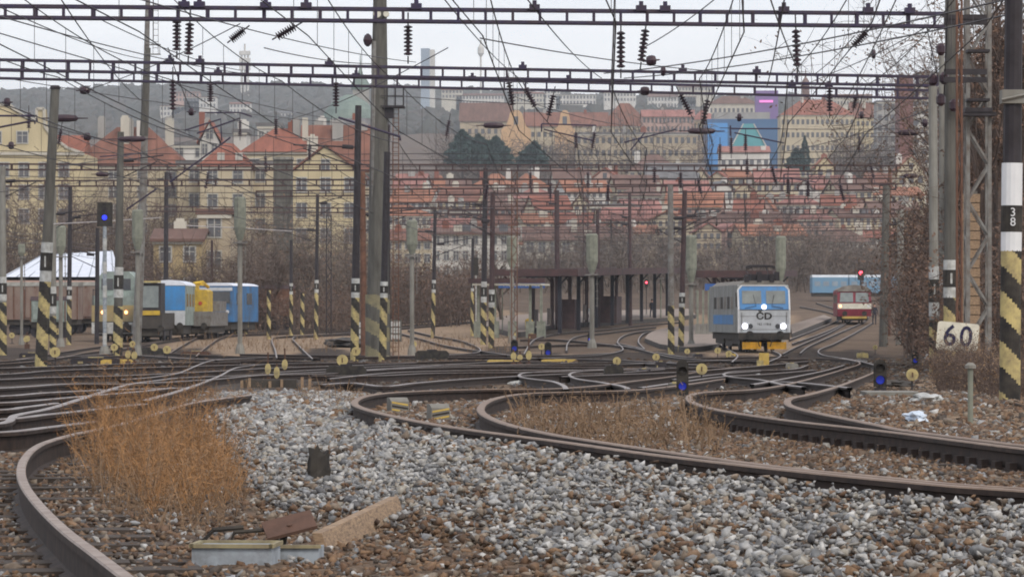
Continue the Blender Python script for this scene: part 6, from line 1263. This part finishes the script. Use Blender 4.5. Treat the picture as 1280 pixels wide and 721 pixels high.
# skyscraper, television tower
Yk = 2500; s_ = 1 / S(Yk); c = P(535, 130, Yk); root = thing('skyscraper', 'glassy high rise slab alone on the skyline right of the tower mast', 'skyscraper', tuple(c)); M['sky_glass'] = mat('sky_glass', (.30, .36, .42), (.24, .29, .36), scale=.02, rough=.4); mb = MB(); mb.box(-3 * s_, 0, -20, 11 * s_, 20, 68 * s_ + 20); mb.build('glass_face', 'sky_glass', root); mb = MB(); mb.box(5.5 * s_, 3, -20, 6 * s_, 20, 67 * s_ + 20); mb.build('grey_face', 'wall_white', root)
for px_, y_, lab in ((306, 55, 'pale television tower with stacked cabins on the skyline at left'), (601, 50, 'faint slim mast with round top on the skyline at centre')):
    c = P(px_, 130, 3000); s_ = 1 / S(3000); root = thing('television_tower', lab, 'tower', tuple(c)); mb = MB(); mb.tube([(0, 0, -20), (0, 0, (130 - y_) * s_)], 1.5 * s_ * .8, 8); mb.build('shaft', 'wall_white', root); mb = MB()
    if px_ < 400:
        for x in (-4, 4): mb.tube([(x * s_, 0, -20), (x * s_, 0, 66 * s_)], 1.4 * s_, 8)
        for z in (42, 52, 61): mb.box(0, 0, z * s_, 14 * s_, 6 * s_, 5 * s_)
    else: mb.lathe((0, 0, 58 * s_), [(1 * s_, 0), (4 * s_, 5 * s_), (4 * s_, 12 * s_), (1 * s_, 17 * s_)], 10)
    mb.build('cabins', 'wall_white', root)
# the upper town
H('orange gabled monastery wing, its left baroque gable before the wood', 575, 640, 1300, 195, 152, 128, 'beige', 'brown', 16, win=(8, 2), seed=20, frames=False, kind='gable')
for px_, w_, lab in ((645, 30, 'left orange baroque church gable above the evergreens'), (706, 20, 'right slim baroque church gable above the evergreens')):
    Yg = 1260; s_ = 1 / S(Yg); c = P(px_, 200, Yg); root = thing('church', lab, 'church', tuple(c)); mb = MB(); M['wall_orange'] = M.get('wall_orange') or mat('wall_orange', (.55, .36, .20), (.46, .30, .17), scale=.4)
    pr = [(-w_ * .62, -14), (-w_ * .62, 38), (-w_ * .42, 42), (-w_ * .3, 52), (-w_ * .26, 58), (-w_ * .12, 62), (w_ * .12, 62), (w_ * .26, 58), (w_ * .3, 52), (w_ * .42, 42), (w_ * .62, 38), (w_ * .62, -14)]; mb.prism([(a * s_, b * s_) for a, b in pr], 0, 4, 'y'); mb.build('gable', 'wall_orange', root); window(root, 0, -.06, 44 * s_, 1.4, 2.6, False)
    mb = MB(); mb.prism([(-w_ * .6 * s_, 38 * s_), (w_ * .6 * s_, 38 * s_), (0, 58 * s_)], 4.1, 22, 'y'); mb.build('roof', 'roof_brown', root)
H('long monastery wing with dull red roof between the two church gables', 655, 760, 1290, 195, 158, 140, 'cream', 'rust red', 15, win=(14, 2), seed=21, frames=False, chim=2)
H('building with big dark red hipped roof right of the church gables', 752, 812, 1220, 200, 158, 127, 'cream', 'rust red', 20, kind='hip', win=(8, 3), seed=22, frames=False, chim=0)
H('pinkish long school with two rows of arched windows', 803, 868, 1150, 210, 146, 137, 'pinkish', 'pink red', 14, win=(13, 6), seed=23, frames=False, chim=2)
H('beige block with red hipped roof left of the blue glass building', 866, 896, 1160, 210, 150, 136, 'beige', 'pink red', 14, kind='hip', win=(6, 4), seed=24, frames=False)
H('cream long block below the pinkish school', 720, 872, 1080, 215, 168, 163, 'beige', 'grey', 12, kind='flat', win=(20, 3), seed=25, frames=False, chim=3)
H('pale long palace with brown roof above the blue building', 886, 948, 1500, 190, 130, 119, 'pale', 'brown', 14, kind='hip', win=(11, 4), seed=26, frames=False)
H('big cream office block with wide red roof on the hilltop at right', 976, 1068, 1300, 225, 144, 123, 'cream', 'red', 18, kind='hip', win=(15, 5), seed=27, frames=False, chim=3)
H('long yellow apartment block right of the big cream office', 1064, 1128, 1330, 220, 147, 128, 'yellow', 'rust red', 14, kind='gable', win=(11, 5), seed=28, frames=False, chim=3)
H('small white house with pink roof below the blue glass building', 900, 962, 1000, 215, 190, 183, 'white', 'pink red', 10, kind='gable', win=(7, 1), seed=29, frames=False)
H('small yellow gabled house before the big cream office', 1020, 1042, 900, 225, 209, 196, 'yellow', 'orange', 12, kind='front', win=(2, 1), seed=30, frames=False, chim=1)
H('steep gabled yellow house with orange roof under the panel tower', 1122, 1156, 860, 235, 213, 195, 'cream', 'orange', 12, kind='front', win=(3, 1), seed=31, frames=False, chim=1)
H('beige villa with broad pale hip roof below the long cream block', 786, 850, 980, 240, 214, 192, 'beige', 'brown', 14, kind='hip', win=(7, 2), seed=32, frames=False, chim=1); 
H('big dark grey barn roof right of the broad pale hip roof', 808, 882, 940, 240, 222, 204, 'beige', 'grey', 14, kind='gable', win=(8, 1), seed=33, frames=False, chim=1)
# spire tower on the hilltop
Yt = 1650; s_ = 1 / S(Yt); c = P(1007, 160, Yt); root = thing('town_tower', 'small brown pointed tower rising over the hilltop office', 'tower', tuple(c)); mb = MB(); mb.box(0, 0, 0, 9 * s_, 9 * s_, 54 * s_); mb.build('shaft', 'roof_brown', root); mb = MB(); mb.lathe((0, 0, 54 * s_), [(6.5 * s_, 0), (4 * s_, 5 * s_), (1.2 * s_, 9 * s_), (.3 * s_, 20 * s_)], 8); mb.build('spire', 'roof_brown', root)
# blue glass building
Yb = 1120; s_ = 1 / S(Yb); M['blue_glass'] = mat('blue_glass', (.07, .15, .28), (.05, .11, .21), scale=.05, rough=.35); M['blue_bright'] = mat('blue_bright', (.10, .30, .60), (.07, .26, .6), scale=.05, rough=.4); M['teal'] = mat('teal', (.12, .36, .38), (.08, .28, .33), scale=.05, rough=.4); M['magenta'] = mat('magenta', (.6, .08, .35), emit=(.9, .35, .8), es=.8)
c = P(928, 215, Yb); root = thing('blue_building', 'dark blue building with bright blue corner and teal pyramid on its face', 'office building', tuple(c)); mb = MB(); mb.box(0, 10, -6, 88 * s_, 20, 66 * s_ + 6); mb.build('body', 'blue_glass', root); mb = MB(); mb.box(-31 * s_, -.2, 8 * s_, 25 * s_, .3, 53 * s_); mb.build('bright_panel', 'blue_bright', root)
mb = MB(); mb.prism([(-18 * s_, 22 * s_), (34 * s_, 22 * s_), (14 * s_, 60 * s_), (0 * s_, 60 * s_)], -.75, -.4, 'y'); mb.build('teal_pyramid', 'teal', root); mb = MB(); mb.bar((1 * s_, -.9, 60 * s_), (-18 * s_, -.9, 24 * s_), .3); mb.bar((14 * s_, -.9, 60 * s_), (34 * s_, -.9, 24 * s_), .3); mb.build('pale_lines', 'wall_white', root)
mb = MB(); mb.box(0, 10, 66 * s_, 70 * s_, 16, 9 * s_); mb.build('upper_storey', 'wall_grey', root)
c = P(958, 150, 1400); s_ = 1 / S(1400); root = thing('billboard', 'violet rooftop billboard with bright magenta line over the blue building', 'billboard', tuple(c)); M['violet'] = mat('violet', (.22, .15, .34)); mb = MB(); mb.box(0, 0, -20, 28 * s_, 6, 36 * s_ + 20); mb.build('board', 'violet', root); mb = MB(); mb.box(-1 * s_, -3.2, 21 * s_, 17 * s_, .3, 3 * s_); mb.build('lit_line', 'magenta', root)
# panel towers
c = P(1133, 225, 1000); s_ = 1 / S(1000); root = thing('apartment_tower', 'tall panel tower with brown red stair shaft and pale balconies at right', 'apartment tower', tuple(c)); mb = MB(); mb.box(0, 6, -6, 17 * s_, 12, 128 * s_ + 6); M['shaft_red'] = mat('shaft_red', (.20, .085, .07), (.15, .07, .06), scale=.3); mb.build('stair_shaft', 'shaft_red', root); mb = MB(); mb.box(19 * s_, 7, -6, 24 * s_, 12, 116 * s_ + 6); mb.build('block', 'wall_pale', root)
for j in range(9):
    for i in range(2): window(root, (12.5 + i * 11) * s_, .96, (8 + j * 12) * s_, 1.5, 1.3, False)
    mb = MB(); mb.box(18 * s_, .55, (5 + j * 12) * s_, 8 * s_, .8, .9); mb.build('balcony', 'wall_white', root)
H('grey upper block peeping beside the brown red shaft', 1096, 1128, 1120, 220, 128, 126, 'grey', 'grey', 10, kind='flat', win=(4, 7), seed=36, frames=False, chim=1)
H('low grey rooftop block behind the right end of the violet beams', 1150, 1180, 1060, 220, 92, 90, 'grey', 'grey', 10, kind='flat', win=(3, 9), seed=37, frames=False, chim=0)
# white flats above the platform
H('long white three storey flats behind the brown bushes right of the tower mast', 540, 648, 560, 352, 292, 286, 'white', 'brown', 11, kind='gable', win=(9, 3), seed=38, chim=3)
H('cream flats with narrow windows left of the white flats', 480, 540, 600, 350, 300, 288, 'cream', 'rust red', 11, kind='gable', win=(5, 3), seed=39, chim=2)
H('pale long house above the platform canopy', 655, 790, 640, 345, 300, 284, 'pale', 'brown', 11, kind='gable', win=(9, 2), seed=40, chim=2)
H('cream house with wide windows above the blue locomotive', 900, 1010, 700, 345, 285, 268, 'cream', 'brown', 11, kind='gable', win=(8, 3), seed=41, chim=2)
H('yellow and cream flats above the far blue train', 1010, 1105, 720, 345, 272, 262, 'yellow', 'rust red', 11, kind='gable', win=(8, 3), seed=42, chim=2)
# rows of houses climbing the hill
rh = random.Random(77); rows = [(880, 475, 1120, 214, 9), (820, 475, 1125, 229, 10), (760, 470, 1130, 246, 10), (705, 480, 1110, 264, 10), (655, 600, 1110, 283, 9)]
rown = ['top', 'second', 'third', 'fourth', 'lowest']; ordn = ['first', 'second', 'third', 'fourth', 'fifth', 'sixth', 'seventh', 'eighth', 'ninth', 'tenth', 'eleventh', 'twelfth', 'thirteenth', 'fourteenth', 'fifteenth', 'sixteenth']
for ri, (Y_, xa, xb, yr0, hh) in enumerate(rows):
    x = xa + rh.uniform(0, 20); k = 0
    while x < xb and k < 16:
        w_ = rh.uniform(30, 74) * 760 / Y_; yr = yr0 + rh.uniform(-5, 6) + (6 if x < 640 else 0); rhh = rh.uniform(9, 18); wl, rf = rh.choice(['cream', 'white', 'pale', 'beige', 'yellow', 'white', 'cream', 'pinkish']), rh.choice(['red', 'rust red', 'orange', 'brown', 'pink red', 'orange', 'brown', 'grey', 'pink red', 'brown'])
        kd = rh.choices(['gable', 'front', 'hip', 'flat'], [6, 2, 2, .6])[0]; 
        if kd == 'front': w_ *= .55; rhh *= .8
        we = rh.uniform(18, 32); nw = max(2, int(w_ / 8)); lab = '%s walled house with %s roof, %s from left in the %s hillside row' % (wl, {'gable': rf, 'front': 'gabled ' + rf, 'hip': 'hipped ' + rf, 'flat': 'flat'}[kd], ordn[k], rown[ri])
        H(lab, x, x + w_, Y_ + rh.uniform(-14, 14), yr + rhh + we, yr + rhh, yr, wl, rf, 10, R(rh.uniform(-14, 14)), kd, (nw, 1 if we < 19 else 2), False, rh.choice([0, 1, 2]), int(x), down=14)
        x += w_ * rh.uniform(.85, 1.25); k += 1
thicket('leafless garden trees among the hillside houses', 480, 1120, 640, 900, lambda p: 262 + 30 * np.sin(p * .9), 240, 'twig', 143, wid=.2, hl=.3, rag=.5)
# low buildings scattered on the far ridge
rh = random.Random(5)
for k, (px_, y_, w_, h_, wl, lab) in enumerate(((250, 128, 40, 12, 'white', 'pale villas on the ridge left of centre'), (215, 138, 30, 10, 'white', 'white block low on the ridge at left'), (232, 120, 34, 7, 'pinkish', 'pinkish roofed house high on the ridge at left'), (352, 146, 34, 9, 'white', 'white group of flats below the ridge'), (600, 124, 60, 9, 'white', 'long white flats on the ridge right of the skyscraper'), (660, 121, 44, 8, 'pale', 'pale flats on the ridge at centre'), (720, 124, 50, 10, 'white', 'white housing blocks behind the church gables'), (775, 120, 40, 8, 'white', 'white slab blocks at the ridge over the red dome roof'), (840, 128, 60, 14, 'white', 'large white flats left of the palace'), (870, 113, 44, 8, 'pale', 'pale flat blocks behind the palace'), (565, 116, 26, 7, 'pale', 'small pale block left on the ridge'), (690, 116, 20, 7, 'white', 'tiny white block on the skyline'), (1060, 124, 60, 9, 'pale', 'pale roof behind the yellow apartment block'), (300, 134, 26, 8, 'white', 'small white flats in the blue wood'))):
    H(lab, px_ - w_ / 2, px_ + w_ / 2, 2350 if px_ < 1000 else 1700, y_ + 8, y_ - h_ * .5, y_ - h_ * .8, wl, rh.choice(['rust red', 'grey', 'brown']), 14, 0, rh.choice(['gable', 'flat']), (max(3, int(w_ / 4)), 2), False, 0, k, down=25, wsz=(2.4, 2.4))
# ------------------------------------------------------------------ haze: even, pale air over the whole valley
hm = bpy.data.materials.new('haze'); hm.use_nodes = True; n = hm.node_tree.nodes; n.clear(); vo = n.new('ShaderNodeVolumePrincipled'); ou = n.new('ShaderNodeOutputMaterial'); hm.node_tree.links.new(vo.outputs[0], ou.inputs['Volume'])
vo.inputs['Color'].default_value = (.86, .93, 1.0, 1); vo.inputs['Density'].default_value = HAZE = .00012; vo.inputs['Anisotropy'].default_value = .2
mb = MB(); mb.add([(x, y, z) for z in (-60, 236) for x, y in ((-2600, -8), (2600, -8), (2600, 7200), (-2600, 7200))], [(3, 2, 1, 0), (4, 5, 6, 7), (0, 1, 5, 4), (1, 2, 6, 5), (2, 3, 7, 6), (3, 0, 4, 7)])
hz_ = mb.build('haze', hm); hz_['kind'] = 'stuff'
